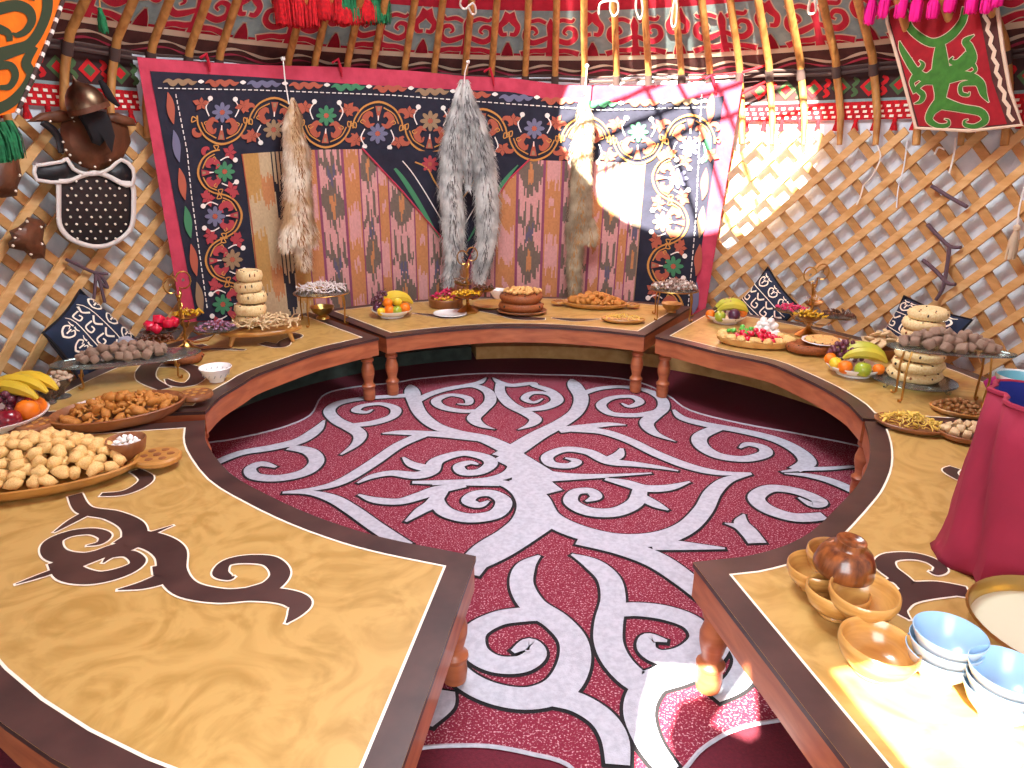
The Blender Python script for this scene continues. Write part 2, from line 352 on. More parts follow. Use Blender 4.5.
# roof poles: upright to the bend, then leaning to the crown
RIB = [-3.35, -3.08, -2.796, -2.558, -2.368, -2.163, -1.99, -1.584, -1.422, -1.219, -1.055, -.852, -.659, -.458, -.281, -.058, .139, .331, .541, .747, .955, 1.133, 1.316, 1.493, 1.678, 1.879, 2.081, 2.30, 2.53, 2.745, 2.96]
for i, s in enumerate(RIB):
    t = thing('roof_pole', CYL(s, 1.28, 2.36), 'round wooden roof pole, %s from the left edge, bending over into the roof' % ORD[i], 'roof pole', 'bent roof poles'); O = t.location
    b = MB(); k_ = .075 * max(-1, min(1, s / 1.9)); P = [CYL(s + k_, 1.27, 2.36), CYL(s + k_ * .7, 1.42, 2.372), CYL(s + k_ * .25, 1.56, 2.372), CYL(s, 1.64, 2.36), CYL(s, 1.72, 2.315)]
    P += [CYL(s, 1.72 + (3.12 - 1.72) * k, 2.315 + (.83 - 2.315) * k) for k in (.1, .3, .6, 1)]
    j_ = rnd.uniform(-.004, .004); b.tube(P, [.017 + j_, .019, .02, .021, .021, .021, .021, .019, .016], 'pole_wood', 10); b.build('shaft', t, O)
    b = MB(); b.tube([CYL(s, 1.628, 2.362), CYL(s, 1.685, 2.338)], .0245, 'rope_dark', 10); b.build('binding', t, O)

# crown ring with its crossed bars
cr = thing('crown_wheel', (CX, CY, 3.14), 'round wooden crown at the top of the roof with crossed bars', 'crown')
b = MB(); b.tube([(.84 * math.cos(2 * PI * i / 40), .84 * math.sin(2 * PI * i / 40), .0) for i in range(40)], .04, 'pole_wood', 8, True); b.build('ring', cr)
for k in range(6):
    b = MB(); o_ = (-.2, 0, .2)[k % 3]; L_ = math.sqrt(.84**2 - o_**2)
    P = [(o_, L_ * t, .06 + .16 * (1 - t * t)) if k < 3 else (L_ * t, o_, .06 + .16 * (1 - t * t)) for t in (-1, -.5, 0, .5, 1)]
    b.tube(P, .014, 'pole_wood', 6); b.build('crossbar', cr)

# lattice walls
def slat(s0, z0, s1, z1, R, m, wd=.043, th=.012):
    b = MB(); n = 10; vs = []; dl = math.hypot(s1 - s0, z1 - z0); ds, dz = (s1 - s0) / dl, (z1 - z0) / dl
    for i in range(n + 1):
        t = i / n; s = s0 + (s1 - s0) * t; z = z0 + (z1 - z0) * t
        for a, c in ((-1, 0), (1, 0), (1, 1), (-1, 1)): vs.append(CYL(s - dz * a * wd / 2, z + ds * a * wd / 2, R + c * th))
    fs = [(0, 1, 2, 3), tuple(4 * n + k for k in (3, 2, 1, 0))]
    for i in range(n):
        for k in range(4): l = (k + 1) % 4; fs.append((4 * i + k, 4 * i + 4 + k, 4 * i + 4 + l, 4 * i + l))
    b.add(vs, fs, m); return b
def lattice(sa, sb, label, sl, sr, sp=.205, zt=1.33):
    t = thing('lattice_wall', CYL((sa + sb) / 2, 0, 2.38), label, 'lattice wall'); O = t.location
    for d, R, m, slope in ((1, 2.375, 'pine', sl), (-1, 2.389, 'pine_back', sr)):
        run = (zt - .02) / slope; s = sa - run if d > 0 else sa
        end = sb if d > 0 else sb + run
        while s < end:
            z0, z1 = .02, zt; a, c = s, s + d * run
            lo, hi = sa, sb
            def cut(a, z0, c, z1):
                for lim, sg in ((lo, 1), (hi, -1)):
                    if (a - lim) * sg < 0 and (c - lim) * sg < 0: return None
                    if (a - lim) * sg < 0: q = (lim - a) / (c - a); a, z0 = lim, z0 + q * (z1 - z0)
                    elif (c - lim) * sg < 0: q = (lim - a) / (c - a); c, z1 = lim, z0 + q * (z1 - z0)
                return a, z0, c, z1
            q = cut(a, z0, c, z1)
            if q and abs(q[2] - q[0]) > .04: slat(q[0], q[1] + rnd.uniform(-.006, .006), q[2], q[3] + rnd.uniform(0, .02), R, m).build('slat', t, O)
            s += sp
lattice(1.10, 4.0, 'pale wooden lattice wall on the right, bare down to the tables', 1.0, 1.0, .2)
lattice(-4.3, -2.15, 'wooden lattice wall on the left behind the armour', .88, .95, .2)

# door side: lintel, frame posts (behind the viewpoint)
fr = thing('door_frame', (CX, .2, 0), 'wooden door frame at the entrance behind the viewpoint', 'door frame')
b = MB(); b.box((-.66, 0, .81), (.1, .12, 1.66), 'door_wood'); b.build('post', fr)
b = MB(); b.box((.69, 0, .81), (.1, .12, 1.66), 'door_wood'); b.build('post', fr)
b = MB(); b.box((0, 0, 1.67), (1.5, .12, .1), 'door_wood'); b.build('lintel', fr)

# unseen screen added behind the camera, holes cut to shape the sun patches
from mathutils.geometry import tessellate_polygon
PY = -.32
def back(u, v, z):                           # where the sun ray that reaches this spot crosses the added screen
    x, y = TP(u, v, z); k = (y - PY) / SUN.y; return (x - SUN.x * k, z - SUN.z * k)
GAPS = [[back(u, v, 0) for u, v in P] for P in ([(650, 664), (716, 668), (718, 690), (676, 704), (664, 738), (674, 790), (626, 790), (638, 704)], [(752, 664), (758, 738), (748, 744), (708, 726), (726, 700)])]
GAPS.append([back(u, v, TZ) for u, v in ((831, 671), (868, 663), (905, 671), (950, 685), (1000, 711), (1040, 733), (1090, 748), (1090, 800), (985, 860), (915, 775))])
OUT = [(-3, 0), (3.2, 0), (3.2, 2.6), (-3, 2.6)]
loops = [[Vector((x, z, 0)) for x, z in L] for L in [OUT] + GAPS]; flat_ = [p for L in loops for p in L]
b = MB(); b.add([(p.x, PY, p.y) for p in flat_], tessellate_polygon(loops), 'door_wood'); structure(b.build('sun_patch_mask', flat=True, solid=.004))

# seat mats along the wall under the tables
def ring(b, R0_, R1_, a0, a1, z0, z1, m, n=40):
    P = [(CX + R1_ * math.sin(math.radians(a0 + (a1 - a0) * i / n)), CY + R1_ * math.cos(math.radians(a0 + (a1 - a0) * i / n))) for i in range(n + 1)]
    P += [(CX + R0_ * math.sin(math.radians(a1 - (a1 - a0) * i / n)), CY + R0_ * math.cos(math.radians(a1 - (a1 - a0) * i / n))) for i in range(n + 1)]
    b.prism(P, z0, z1, m)
b = MB(); ring(b, 1.72, 2.36, -12, 118, FZ, .03, 'mat_tan'); tag(b.build('seat_mat'), 'tan quilted seat mat on the floor under the back and right tables', 'seat mat')
b = MB(); ring(b, 1.72, 2.36, -118, -13, FZ, .03, 'mat_green'); tag(b.build('seat_mat'), 'dark green seat mat on the floor under the left tables', 'seat mat')

# ------------------------------------------------------------------ rug (scrolls traced on the floor)
def fpx(u, v, o=0): x, y = FP(u, v); return Vector((x, y, o))
def A(L): return [(200 + x / 3.012, 350 + y / 3.012, w) for x, y, w in L]
def B_(L): return [(512 + x / 3.012, 350 + y / 3.012, w) for x, y, w in L]
def C_(L): return [(340 + x / 3.37, 540 + y / 3.37, w) for x, y, w in L]
def D_(L): return [(600 + x / 3.37, 540 + y / 3.37, w) for x, y, w in L]
RUG = [
 # upper left
 A([(30, 355, .09), (120, 318, .10), (220, 300, .12), (300, 280, .13), (350, 248, .11), (375, 218, .02)]),
 A([(270, 300, .10), (330, 312, .12), (352, 342, .12), (318, 375, .12), (240, 393, .11), (168, 388, .10), (152, 365, .09), (185, 350, .09), (230, 360, .03)]),
 A([(640, 142, .11), (560, 146, .10), (480, 153, .10), (415, 167, .11), (390, 190, .11), (412, 218, .12), (455, 240, .14), (482, 262, .12), (470, 290, .08), (425, 322, .02)]),
 A([(440, 235, .08), (520, 226, .11), (580, 206, .10), (588, 182, .10), (545, 168, .08), (490, 174, .08), (470, 188, .09), (500, 194, .06), (520, 185, .02)]),
 A([(633, 110, .03), (636, 120, .12), (640, 135, .16), (646, 160, .14), (665, 198, .13), (710, 235, .13), (780, 258, .13), (860, 275, .15), (935, 310, .17)]),
 A([(645, 165, .09), (690, 140, .10), (750, 122, .10), (820, 113, .10), (866, 130, .11), (874, 160, .12), (845, 190, .13), (825, 212, .13), (845, 232, .09), (888, 245, .01)]),
 A([(800, 113, .10), (840, 104, .09), (862, 88, .02)]),
 A([(850, 188, .07), (790, 190, .09), (730, 178, .10), (712, 157, .10), (755, 141, .08), (805, 150, .09), (808, 168, .07), (775, 168, .02)]),
 A([(550, 258, .02), (600, 255, .09), (660, 257, .11), (740, 262, .12), (840, 272, .13)]),
 A([(680, 258, .12), (600, 293, .11), (520, 348, .11), (430, 402, .10), (350, 425, .06), (250, 437, .03)]),
 A([(935, 300, .15), (955, 335, .15), (945, 370, .13), (900, 392, .10), (820, 402, .07), (640, 405, .03)]),
 A([(475, 408, .02), (520, 388, .07), (580, 378, .09), (650, 385, .12), (695, 372, .13), (715, 340, .12), (790, 318, .10), (858, 330, .11), (876, 350, .11), (845, 373, .10), (795, 376, .10), (780, 357, .09), (812, 346, .07), (838, 352, .02)]),
 A([(612, 330, .02), (640, 352, .09), (690, 365, .12)]),
 # lower left of the crease
 A([(478, 443, .02), (530, 460, .08), (600, 464, .09), (660, 448, .11), (720, 428, .12), (800, 415, .06)]),
 A([(620, 525, .02), (665, 492, .09), (700, 470, .11), (730, 430, .10)]),
 A([(725, 425, .10), (715, 460, .10), (740, 495, .12), (810, 514, .12), (890, 502, .12), (915, 465, .12), (880, 440, .10), (830, 442, .10), (808, 462, .10), (840, 475, .08), (870, 462, .02)]),
 A([(250, 437, .03), (330, 437, .06), (400, 455, .10), (460, 490, .11), (530, 540, .11), (620, 600, .11)]),
 A([(700, 412, .03), (880, 405, .08), (950, 425, .12), (985, 470, .15), (975, 520, .16), (930, 565, .17), (860, 612, .18), (800, 680, .18)]),
 A([(640, 408, .02), (760, 410, .05), (900, 408, .10)]),
 # centre
 A([(900, 328, .1), (955, 348, .2), (1000, 378, .24), (1015, 410, .24), (1050, 440, .24)]),
 A([(950, 395, .12), (1000, 425, .2), (1040, 440, .24)]), A([(930, 310, .14), (985, 350, .18), (1040, 385, .18)]),
 # upper right
 A([(882, 88, .02), (905, 104, .09), (940, 112, .10), (1000, 106, .09)]) + B_([(70, 113, .09), (118, 130, .10), (140, 158, .10), (100, 180, .09), (40, 186, .09)]),
 A([(905, 106, .10), (905, 135, .11), (935, 170, .13), (985, 196, .13), (1010, 215, .12), (995, 232, .08), (958, 246, .01)]),
 A([(960, 178, .08)]) + B_([(30, 186, .09), (95, 178, .09), (130, 158, .09), (110, 138, .08), (60, 135, .08), (38, 152, .08), (65, 164, .06), (92, 152, .02)]),
 B_([(179, 93, .03), (184, 103, .12), (192, 118, .16), (208, 150, .15), (195, 190, .14), (150, 225, .15), (80, 262, .17), (20, 300, .19), (-30, 330, .2)]),
 B_([(210, 138, .09), (260, 122, .09), (330, 116, .09), (400, 126, .10), (448, 150, .11), (455, 180, .12), (425, 205, .14), (405, 228, .13), (430, 258, .09), (492, 282, .01)]),
 B_([(440, 190, .08), (380, 202, .10), (300, 198, .10), (268, 172, .10), (300, 150, .09), (360, 146, .09), (385, 162, .09), (355, 176, .07), (330, 166, .02)]),
 B_([(342, 232, .02), (290, 230, .09), (220, 238, .12), (140, 248, .13)]),
 B_([(180, 245, .12), (270, 252, .12), (350, 278, .11), (440, 322, .11), (540, 360, .11), (630, 378, .08), (720, 379, .03)]),
 B_([(486, 186, .03), (515, 212, .10), (590, 232, .12), (690, 250, .12), (790, 275, .13), (860, 310, .14), (888, 345, .14), (850, 368, .10)]),
 B_([(620, 240, .12), (568, 265, .13), (570, 295, .13), (620, 325, .12), (700, 335, .11), (760, 320, .11), (755, 300, .10), (710, 290, .08), (685, 302, .02)]),
 B_([(810, 374, .02), (880, 366, .06), (950, 364, .06), (1030, 358, .04)]), B_([(820, 379, .02), (890, 385, .07), (960, 402, .10), (1030, 432, .10)]),
 B_([(500, 371, .02), (440, 360, .06), (370, 351, .09), (290, 342, .12), (230, 314, .11), (160, 306, .10), (108, 326, .10), (118, 350, .10), (170, 356, .09), (195, 342, .08), (160, 332, .02)]),
 B_([(330, 303, .03), (318, 325, .10), (275, 345, .11)]),
 B_([(-20, 330, .2), (20, 352, .16), (70, 374, .12), (180, 386, .08), (300, 385, .05), (420, 378, .02)]),
 B_([(0, 395, .15), (80, 396, .11), (200, 392, .06), (290, 388, .04)]),
 # lower right
 B_([(280, 396, .04), (340, 408, .11), (400, 424, .11), (470, 422, .09), (535, 404, .02)]), B_([(470, 490, .02), (430, 472, .09), (370, 440, .10)]),
 B_([(385, 430, .11), (370, 468, .12), (310, 496, .12), (230, 494, .12), (178, 466, .11), (190, 436, .09), (235, 432, .09), (252, 450, .09), (222, 464, .02)]),
 B_([(30, 420, .2), (75, 455, .18), (110, 510, .17), (190, 552, .17), (310, 580, .16), (430, 578, .16), (520, 545, .14), (575, 490, .13), (605, 435, .12), (650, 398, .09), (720, 381, .02)]),
 B_([(100, 520, .2), (40, 560, .2), (-40, 610, .2), (-110, 650, .16)]),
 B_([(420, 592, .15), (520, 598, .10), (640, 606, .02)]), B_([(200, 575, .16), (320, 600, .18), (430, 640, .18), (520, 700, .16), (600, 770, .12)]),
 B_([(738, 590, .12), (712, 555, .12), (690, 528, .10), (698, 502, .01)]), B_([(640, 530, .01), (690, 545, .08), (730, 590, .08)]),
 B_([(940, 508, .1), (850, 512, .12), (765, 485, .13), (735, 450, .12), (780, 424, .11), (860, 434, .11), (925, 462, .11), (905, 474, .08), (862, 452, .02)]),
 # lower pair of horns
 C_([(672, 62, .02), (625, 100, .12), (612, 160, .14), (650, 230, .15), (730, 285, .15), (785, 350, .15), (788, 430, .16), (740, 510, .16), (640, 545, .14), (520, 530, .13), (420, 480, .12), (350, 400, .10)]),
 C_([(700, 262, .1), (620, 262, .12), (530, 276, .12), (455, 320, .13), (455, 385, .13), (520, 428, .12), (610, 430, .12), (660, 395, .11), (635, 362, .09), (582, 388, .03)]),
 C_([(720, 540, .12), (800, 560, .12), (880, 610, .12), (925, 680, .12), (935, 770, .10)]),
 C_([(360, 520, .08), (340, 570, .12), (305, 640, .02)]),
 C_([(780, 58, .02), (850, 90, .12), (905, 140, .14), (920, 210, .14), (905, 290, .15), (905, 360, .15), (940, 430, .15), (1010, 490, .15)]) + D_([(200, 480, .15), (290, 450, .15), (370, 400, .13), (420, 330, .1), (445, 260, .08)]),
 D_([(40, 250, .11), (120, 244, .12), (220, 256, .13), (310, 290, .13), (340, 345, .12), (290, 395, .12), (210, 408, .11), (158, 380, .10), (165, 342, .08), (225, 352, .02)]),
 D_([(250, 440, .12), (160, 510, .14), (130, 590, .14), (160, 690, .12), (230, 790, .1)]),
 D_([(440, 340, .10), (490, 420, .12), (460, 490, .11), (380, 540, .08)]),
 D_([(510, 410, .02), (540, 480, .08), (640, 560, .10), (760, 600, .10)]),
]
rug = thing('felt_rug', (.2, 2.3, 0), 'maroon felt rug with large white ram-horn scrolls inside the ring of tables', 'rug'); O = rug.location
b = MB(); b.prism([(CX + 2.1 * math.sin(2 * PI * i / 64), CY + 2.1 * math.cos(2 * PI * i / 64)) for i in range(64)] , FZ + .001, FZ + .004, 'carpet_plain'); b.build('plain_ground', rug, O)
EDGE = [(150, 470), (200, 447), (233, 441), (280, 430), (310, 417), (322, 398), (345, 390), (395, 384), (420, 380), (480, 375), (540, 376), (600, 378), (640, 384), (668, 397), (690, 412), (740, 425), (811, 438), (872, 452), (930, 480), (1000, 620), (900, 690), (805, 718), (742, 730), (704, 750), (684, 772), (655, 800), (600, 800), (568, 768), (532, 757), (488, 749), (440, 749), (400, 752), (340, 745), (300, 690), (240, 560), (170, 500)]
EP = [tuple(q[:2]) for q in smooth([(u, v, 0) for u, v in EDGE], 4)]
b = MB(); b.prism([FP(u, v) for u, v in EP], FZ + .003, FZ + .007, 'carpet_fleck'); b.build('flecked_field', rug, O)
b = MB(); b.tube([fpx(u, v, FZ + .008) for u, v in EP], .005, 'felt_white', 5, True); b.build('edge_cord', rug, O)
def world(st): return [(*FP(u, v), w * .54) for u, v, w in st]
b = MB()
for k, st in enumerate(RUG): b.ribbon(world(st), lambda x, y, o: Vector((x, y, o)), 'felt_black', FZ + .0085 + k * 2e-6, .009)
b.build('scroll_outline', rug, O)
b = MB()
for k, st in enumerate(RUG): b.ribbon(world(st), lambda x, y, o: Vector((x, y, o)), 'felt_white', FZ + .0115 + k * 2e-6, 0)
b.build('scroll', rug, O)

# ------------------------------------------------------------------ ring of low tables
def polar(R, a): return (CX + R * math.sin(math.radians(a)), CY + R * math.cos(math.radians(a)))
def ang(p): return math.degrees(math.atan2(p[0] - CX, p[1] - CY)) % 360
def arc(R, a0, a1, n=16):
    d = (a1 - a0 + 180) % 360 - 180; return [polar(R, a0 + d * i / n) for i in range(n + 1)]
def table(label, inner, R1, legs_inset=.05, e0=None, e1=None, bw=.062):
    I = [TP(*q) for q in inner]; I = [q[:2] for q in smooth([(x, y, 0) for x, y in I], 3)]; I = [I[0]] + [p for p in I[1:-1] if min(math.dist(p, I[0]), math.dist(p, I[-1])) > .1] + [I[-1]]
    o0 = e0 or polar(R1, ang(I[0])); o1 = e1 or polar(R1, ang(I[-1]))
    O_ = arc(R1, ang(o1), ang(o0)); P = I + O_
    c = Vector((sum(x for x, y in P) / len(P), sum(y for x, y in P) / len(P), 0))
    t = thing('low_table', c, label, 'table'); L = lambda Q: [(x - c.x, y - c.y) for x, y in Q]
    b = MB(); b.prism(L(P), TZ - .014, TZ - .001, 'table_dark', 'table_wood'); b.build('tabletop', t, flat=True)
    q = inset(P, bw); q2 = inset(P, bw + .006); n = len(P); b = MB(); Z = lambda Q, z: [(x - c.x, y - c.y, z) for x, y in Q]
    quad = [(i, (i + 1) % n, n + (i + 1) % n, n + i) for i in range(n)]
    b.add(Z(P, TZ) + Z(q, TZ), quad, 'table_dark'); b.build('dark_border', t, flat=True)
    b = MB(); b.add(Z(q, TZ + .0002) + Z(q2, TZ + .0002), quad, 'line_white'); b.build('white_line', t, flat=True)
    a1, a2 = inset(P, .004), inset(P, .026); b = MB()
    b.add(Z(a1, TZ - .095) + Z(a1, TZ - .014) + Z(a2, TZ - .014) + Z(a2, TZ - .095), [(k * n + i, k * n + (i + 1) % n, ((k + 1) % 4) * n + (i + 1) % n, ((k + 1) % 4) * n + i) for k in range(4) for i in range(n)], 'apron_wood'); b.build('apron', t, ang=30)
    ins = inset(P, legs_inset); ni = len(I)
    for x, y in (ins[0], ins[ni - 1], ins[ni], ins[n - 1]):
        b = MB(); h = TZ - FZ - .028
        b.lathe([(r_, z_ * h / .272) for r_, z_ in [(.022, .0), (.03, .004), (.033, .03), (.031, .055), (.036, .06), (.036, .068), (.027, .075), (.024, .085), (.034, .12), (.035, .14), (.027, .165), (.025, .175), (.033, .18), (.033, .19), (.026, .196), (.032, .205), (.036, .21), (.036, .272)]], 'apron_wood', (x - c.x, y - c.y, FZ + .011), 16); b.build('leg', t)
    return t, c
LFI = [(476, 556), (440, 549), (399, 541), (359, 531), (310, 514), (266, 494), (230, 473), (208, 446), (204, 430), (205, 420)]
LBI = [(205, 411), (220, 396), (243, 382), (256, 374), (283, 364), (318, 352), (350, 344), (379, 337.5)]
BKI = [(386, 336.5), (431, 331), (481, 327), (512, 326), (545, 326.5), (574, 328), (610, 331), (645, 335)]
RBI = [(655, 336), (692, 345), (719, 352), (767, 362), (794, 373), (825, 388), (850, 404), (863, 418)]
RFI = [(865, 421), (870, 440), (869, 461), (860, 481), (848, 496), (818, 526), (795, 541), (768, 551), (730, 559), (693, 562)]
T_LF, c1 = table('low curved table at the left front with bare wood and a dark scroll', LFI, 1.95, e0=polar(1.95, 189.5))
T_LB, c2_ = table('low curved table on the left between the bare front table and the back table', LBI, 1.98)
T_BK, c3 = table('low curved table at the back below the embroidered hanging', BKI, 1.98)
T_RB, c4 = table('low curved table on the right with bread baskets, before the bare lattice', RBI, 1.99)
T_RF, c5 = table('low curved table at the right front with wooden and white bowls', RFI, 1.97, e1=polar(1.97, 166.5))
# dark inlaid scrolls with their white outline, part of each table top
def inlay(t, strokes, kx=1.0, z=TZ):
    ks = [(b_, m) for b_, m in ((.0045, 'line_white'), (0, 'table_dark'))]
    b = MB()
    for j, (g, m) in enumerate(ks):
        for k, st in enumerate(strokes): b.ribbon([(*TP(u, v), w_) for u, v, w_ in st], lambda x, y, o: Vector((x, y, o)), m, z + .0008 + j * .0006 + k * 1e-5, g, 8)
    b.build('inlaid_scroll', t, t.location, flat=True)
def E_(L): return [(x / 2.668, 480 + y / 2.668, w) for x, y, w in L]
inlay(T_LF, [
 E_([(200, 40, .035), (225, 80, .04), (300, 95, .045), (355, 125, .055), (350, 170, .06), (290, 190, .05), (200, 225, .05)]),
 E_([(230, 90, .03), (190, 112, .025), (145, 140, .004)]),
 E_([(350, 165, .05), (400, 145, .022), (462, 122, .003)]),
 E_([(170, 235, .02), (110, 256, .018), (42, 279, .003)]),
 E_([(300, 190, .045), (215, 210, .05), (150, 200, .05), (140, 168, .045), (185, 145, .035), (245, 138, .03), (280, 150, .03), (268, 168, .02), (232, 176, .004)]),
 E_([(160, 215, .05), (190, 250, .06), (255, 262, .05), (330, 245, .045), (368, 220, .035), (345, 198, .028), (300, 203, .022), (275, 222, .004)]),
 E_([(330, 150, .07), (410, 165, .07), (455, 195, .07), (462, 250, .06), (500, 292, .055), (590, 310, .05), (680, 305, .05), (760, 312, .05), (800, 330, .05), (790, 355, .035), (764, 383, .004)]),
 E_([(450, 225, .07), (440, 258, .055), (385, 280, .035), (314, 294, .003)]),
 E_([(660, 305, .05), (720, 285, .05), (748, 250, .045), (722, 218, .04), (660, 212, .035), (605, 222, .03), (588, 248, .035), (612, 262, .02), (626, 258, .004)]),
 E_([(270, 40, .02), (330, 35, .03), (375, 15, .04), (390, -5, .04), (360, -25, .03)]),
])
def G_(L): return [(768 + x / 3.1, 520 + y / 3.1, w) for x, y, w in L]
inlay(T_RF, [
 G_([(620, 225, .045), (540, 212, .05), (450, 210, .05), (400, 175, .05), (365, 145, .05), (375, 118, .035), (440, 112, .032), (500, 125, .034), (535, 150, .03), (520, 166, .018), (500, 160, .004)]),
 G_([(560, 215, .05), (470, 225, .055), (420, 245, .045), (405, 275, .035), (440, 310, .004)]),
 G_([(430, 205, .05), (400, 190, .03), (365, 188, .003)]),
])
inlay(T_RF, [[(955, 468, .03), (950, 472, .04), (960, 480, .02)]])
inlay(T_LB, [
 [(205, 345, .05), (175, 352, .08), (152, 364, .085), (146, 378, .075), (165, 389, .05)],
 [(160, 366, .04), (185, 366, .055), (199, 374, .07), (190, 384, .06), (174, 384, .045), (166, 379, .01)],
 [(245, 350, .02), (215, 349, .035), (180, 352, .02)],
 [(262, 343, .05), (280, 346, .07), (286, 341, .06), (297, 336, .06), (288, 333, .03)],
])
inlay(T_BK, [
 [(412, 313, .01), (430, 315, .05), (452, 317, .08), (464, 311, .07), (448, 308, .02)],
 [(478, 310, .05), (500, 313, .09), (520, 318, .09), (545, 319, .05)],
 [(552, 318, .02), (575, 320, .07), (600, 319, .01)],
])

# ------------------------------------------------------------------ embroidered wall hanging
def wfn(R): return lambda u, v, o: WP(u, v, R - o)
TW = wfn(2.30)
def lerp_poly(P, t):
    l = [0]
    for i in range(1, len(P)): l.append(l[-1] + math.hypot(P[i][0] - P[i - 1][0], P[i][1] - P[i - 1][1]))
    d = t * l[-1]
    for i in range(1, len(P)):
        if d <= l[i] or i == len(P) - 1: k = (d - l[i - 1]) / (l[i] - l[i - 1]); return tuple(a + (b_ - a) * k for a, b_ in zip(P[i - 1], P[i]))
def patch(b, top, bot, m, fn, off, nx=40, ny=8):
    vs = []
    for j in range(ny + 1):
        for i in range(nx + 1):
            p, q = lerp_poly(top, i / nx), lerp_poly(bot, i / nx); k = j / ny
            vs.append(fn(p[0] + (q[0] - p[0]) * k, p[1] + (q[1] - p[1]) * k, off))
    b.add(vs, [(j * (nx + 1) + i, j * (nx + 1) + i + 1, (j + 1) * (nx + 1) + i + 1, (j + 1) * (nx + 1) + i) for j in range(ny) for i in range(nx)], m)
wh = thing('wall_hanging', WP(440, 312, 2.34), 'large embroidered hanging with a pink border and ikat cloth in the middle', 'wall hanging'); O = wh.location
PT = [(137, 57), (200, 62), (260, 65), (345, 67), (416, 71), (463, 76), (512, 78), (562, 85), (640, 86), (743, 81)]; PB = [(182, 322), (440, 318), (703, 325)]
def wave(u, v, o): return TW(u, v, o + .004 * math.sin(u * .11) + .003 * math.sin(u * .23 + v * .05))
b = MB(); patch(b, PT, PB, 'cloth_pink', wave, 0, 90, 14); b.build('pink_border', wh, O)
b = MB(); patch(b, [(150, 71), (256, 77), (351, 84), (420, 88), (512, 92), (559, 102), (640, 103), (724, 96)], [(197, 321), (440, 317), (690, 324)], 'cloth_navy', wave, .004, 90, 14); b.build('embroidered_ground', wh, O)
# ikat cloth: dyed thread pattern stored per face
def ikat():
    cols = [(242, 258, 'g'), (258, 270, 'w'), (270, 284, 'k'), (284, 300, 'g'), (300, 316, 'o'), (316, 342, 'b'), (342, 358, 'o'), (358, 376, 'b'), (376, 386, 'o'), (386, 413, 'b'), (413, 426, 'o'), (426, 443, 'b'), (443, 470, 'o'), (470, 496, 'b'), (496, 518, 'o'), (518, 545, 'b'), (545, 563, 'o'), (563, 594, 'b'), (594, 606, 'o'), (606, 624, 'b'), (624, 633, 'o'), (633, 648, 'b')]
    C = {k: np.array(lin(h)) for k, h in dict(p='c8918c', b='6b5c50', o='b97b4c', l='84405e', w='bda27c', k='24232c', g='b88a4c', v='5a5468').items()}
    nx, ny = 300, 84; r2 = random.Random(3); jit = [r2.uniform(-7, 7) for _ in range(nx)]; vs = []; fs = []; col = []
    top = [(242, 154), (300, 150), (366, 149), (440, 152), (527, 160), (646, 163)]; bot = [(262, 320), (440, 316), (632, 322)]
    for j in range(ny + 1):
        for i in range(nx + 1):
            p, q = lerp_poly(top, i / nx), lerp_poly(bot, i / nx); k = j / ny; vs.append(wave(p[0] + (q[0] - p[0]) * k, p[1] + (q[1] - p[1]) * k, .008))
    for j in range(ny):
        for i in range(nx):
            x = 242 + 404 * (i + .5) / nx; y = 152 + 168 * (j + .5) / ny; yj = y + jit[i]
            for x0, x1, t in cols:
                if x <= x1: break
            s = abs((x - (x0 + x1) / 2) / ((x1 - x0) / 2)); ph = ((yj + (x0 * 1.7 if t != 'b' else (40 if int(x0 / 30) % 2 else 0))) % 92) / 92
            if s > .9 and t in 'bo': c = C['l']
            elif t == 'b':
                if ph < .5: d = .92 * math.sin(PI * ph / .5)**.8; c = C['b'] if s < d else C['p']; c = C['o'] if s < d - .68 else c
                elif ph < .6: c = C['p']
                elif ph < .88: c = C['b'] if (i % 5 < 2 or ph > .80) and s < .85 else C['p']
                else: c = C['p'] if s > .3 else C['v']
            elif t == 'o': c = C['o'] if ph < .62 or s > .75 else C['p']; c = C['p'] if .2 < ph < .3 and s < .4 else c
            elif t == 'g': c = C['g'] if ph < .6 else C['w']
            elif t == 'k': c = C['k'] if (ph < .4 and s < .8) or (ph > .5 and i % 3 == 0) else C['w']
            else: c = C['w'] if ph < .7 else C['o']
            col.append(c * (1 + r2.uniform(-.08, .08)))
            a = j * (nx + 1) + i; fs.append((a, a + 1, a + nx + 2, a + nx + 1))
    b = MB(); b.add(vs, fs, 'ikat'); o = b.build('ikat_cloth', wh, O)
    at = o.data.color_attributes.new('Col', 'FLOAT_COLOR', 'CORNER'); arr = np.ones((len(fs) * 4, 4), np.float32); arr[:, :3] = np.repeat(np.clip(np.array(col), 0, 1), 4, axis=0); at.data.foreach_set('color', arr.ravel())
ikat()
b = MB(); V = [(362, 148), (385, 173), (403, 192), (424, 217), (442, 238), (466, 264), (478, 240), (490, 208), (508, 180), (530, 159)]
b.add([wave(u, v, .012) for u, v in V] + [wave(446, 152, .012)], [(k, k + 1, len(V)) for k in range(len(V) - 1)], 'cloth_navy'); b.build('navy_point', wh, O)
b = MB(); b.tube([wave(u, v, .013) for u, v in V], .006, 'cloth_pink', 6); b.build('piping', wh, O)
b = MB(); b.tube([wave(u, v, .011) for u, v in ((242, 154), (252, 225), (262, 318))], .004, 'emb_rust', 6); b.build('piping', wh, O); b = MB(); b.tube([wave(u, v, .011) for u, v in ((645, 163), (640, 225), (632, 318))], .004, 'emb_tan', 6); b.build('piping', wh, O)
b = MB(); EO = .013
def disc(cx, cy, r, m, off, n=8): b.poly([(cx + r * math.cos(2 * PI * k / n), cy + r * math.sin(2 * PI * k / n)) for k in range(n)], wave, m, off)
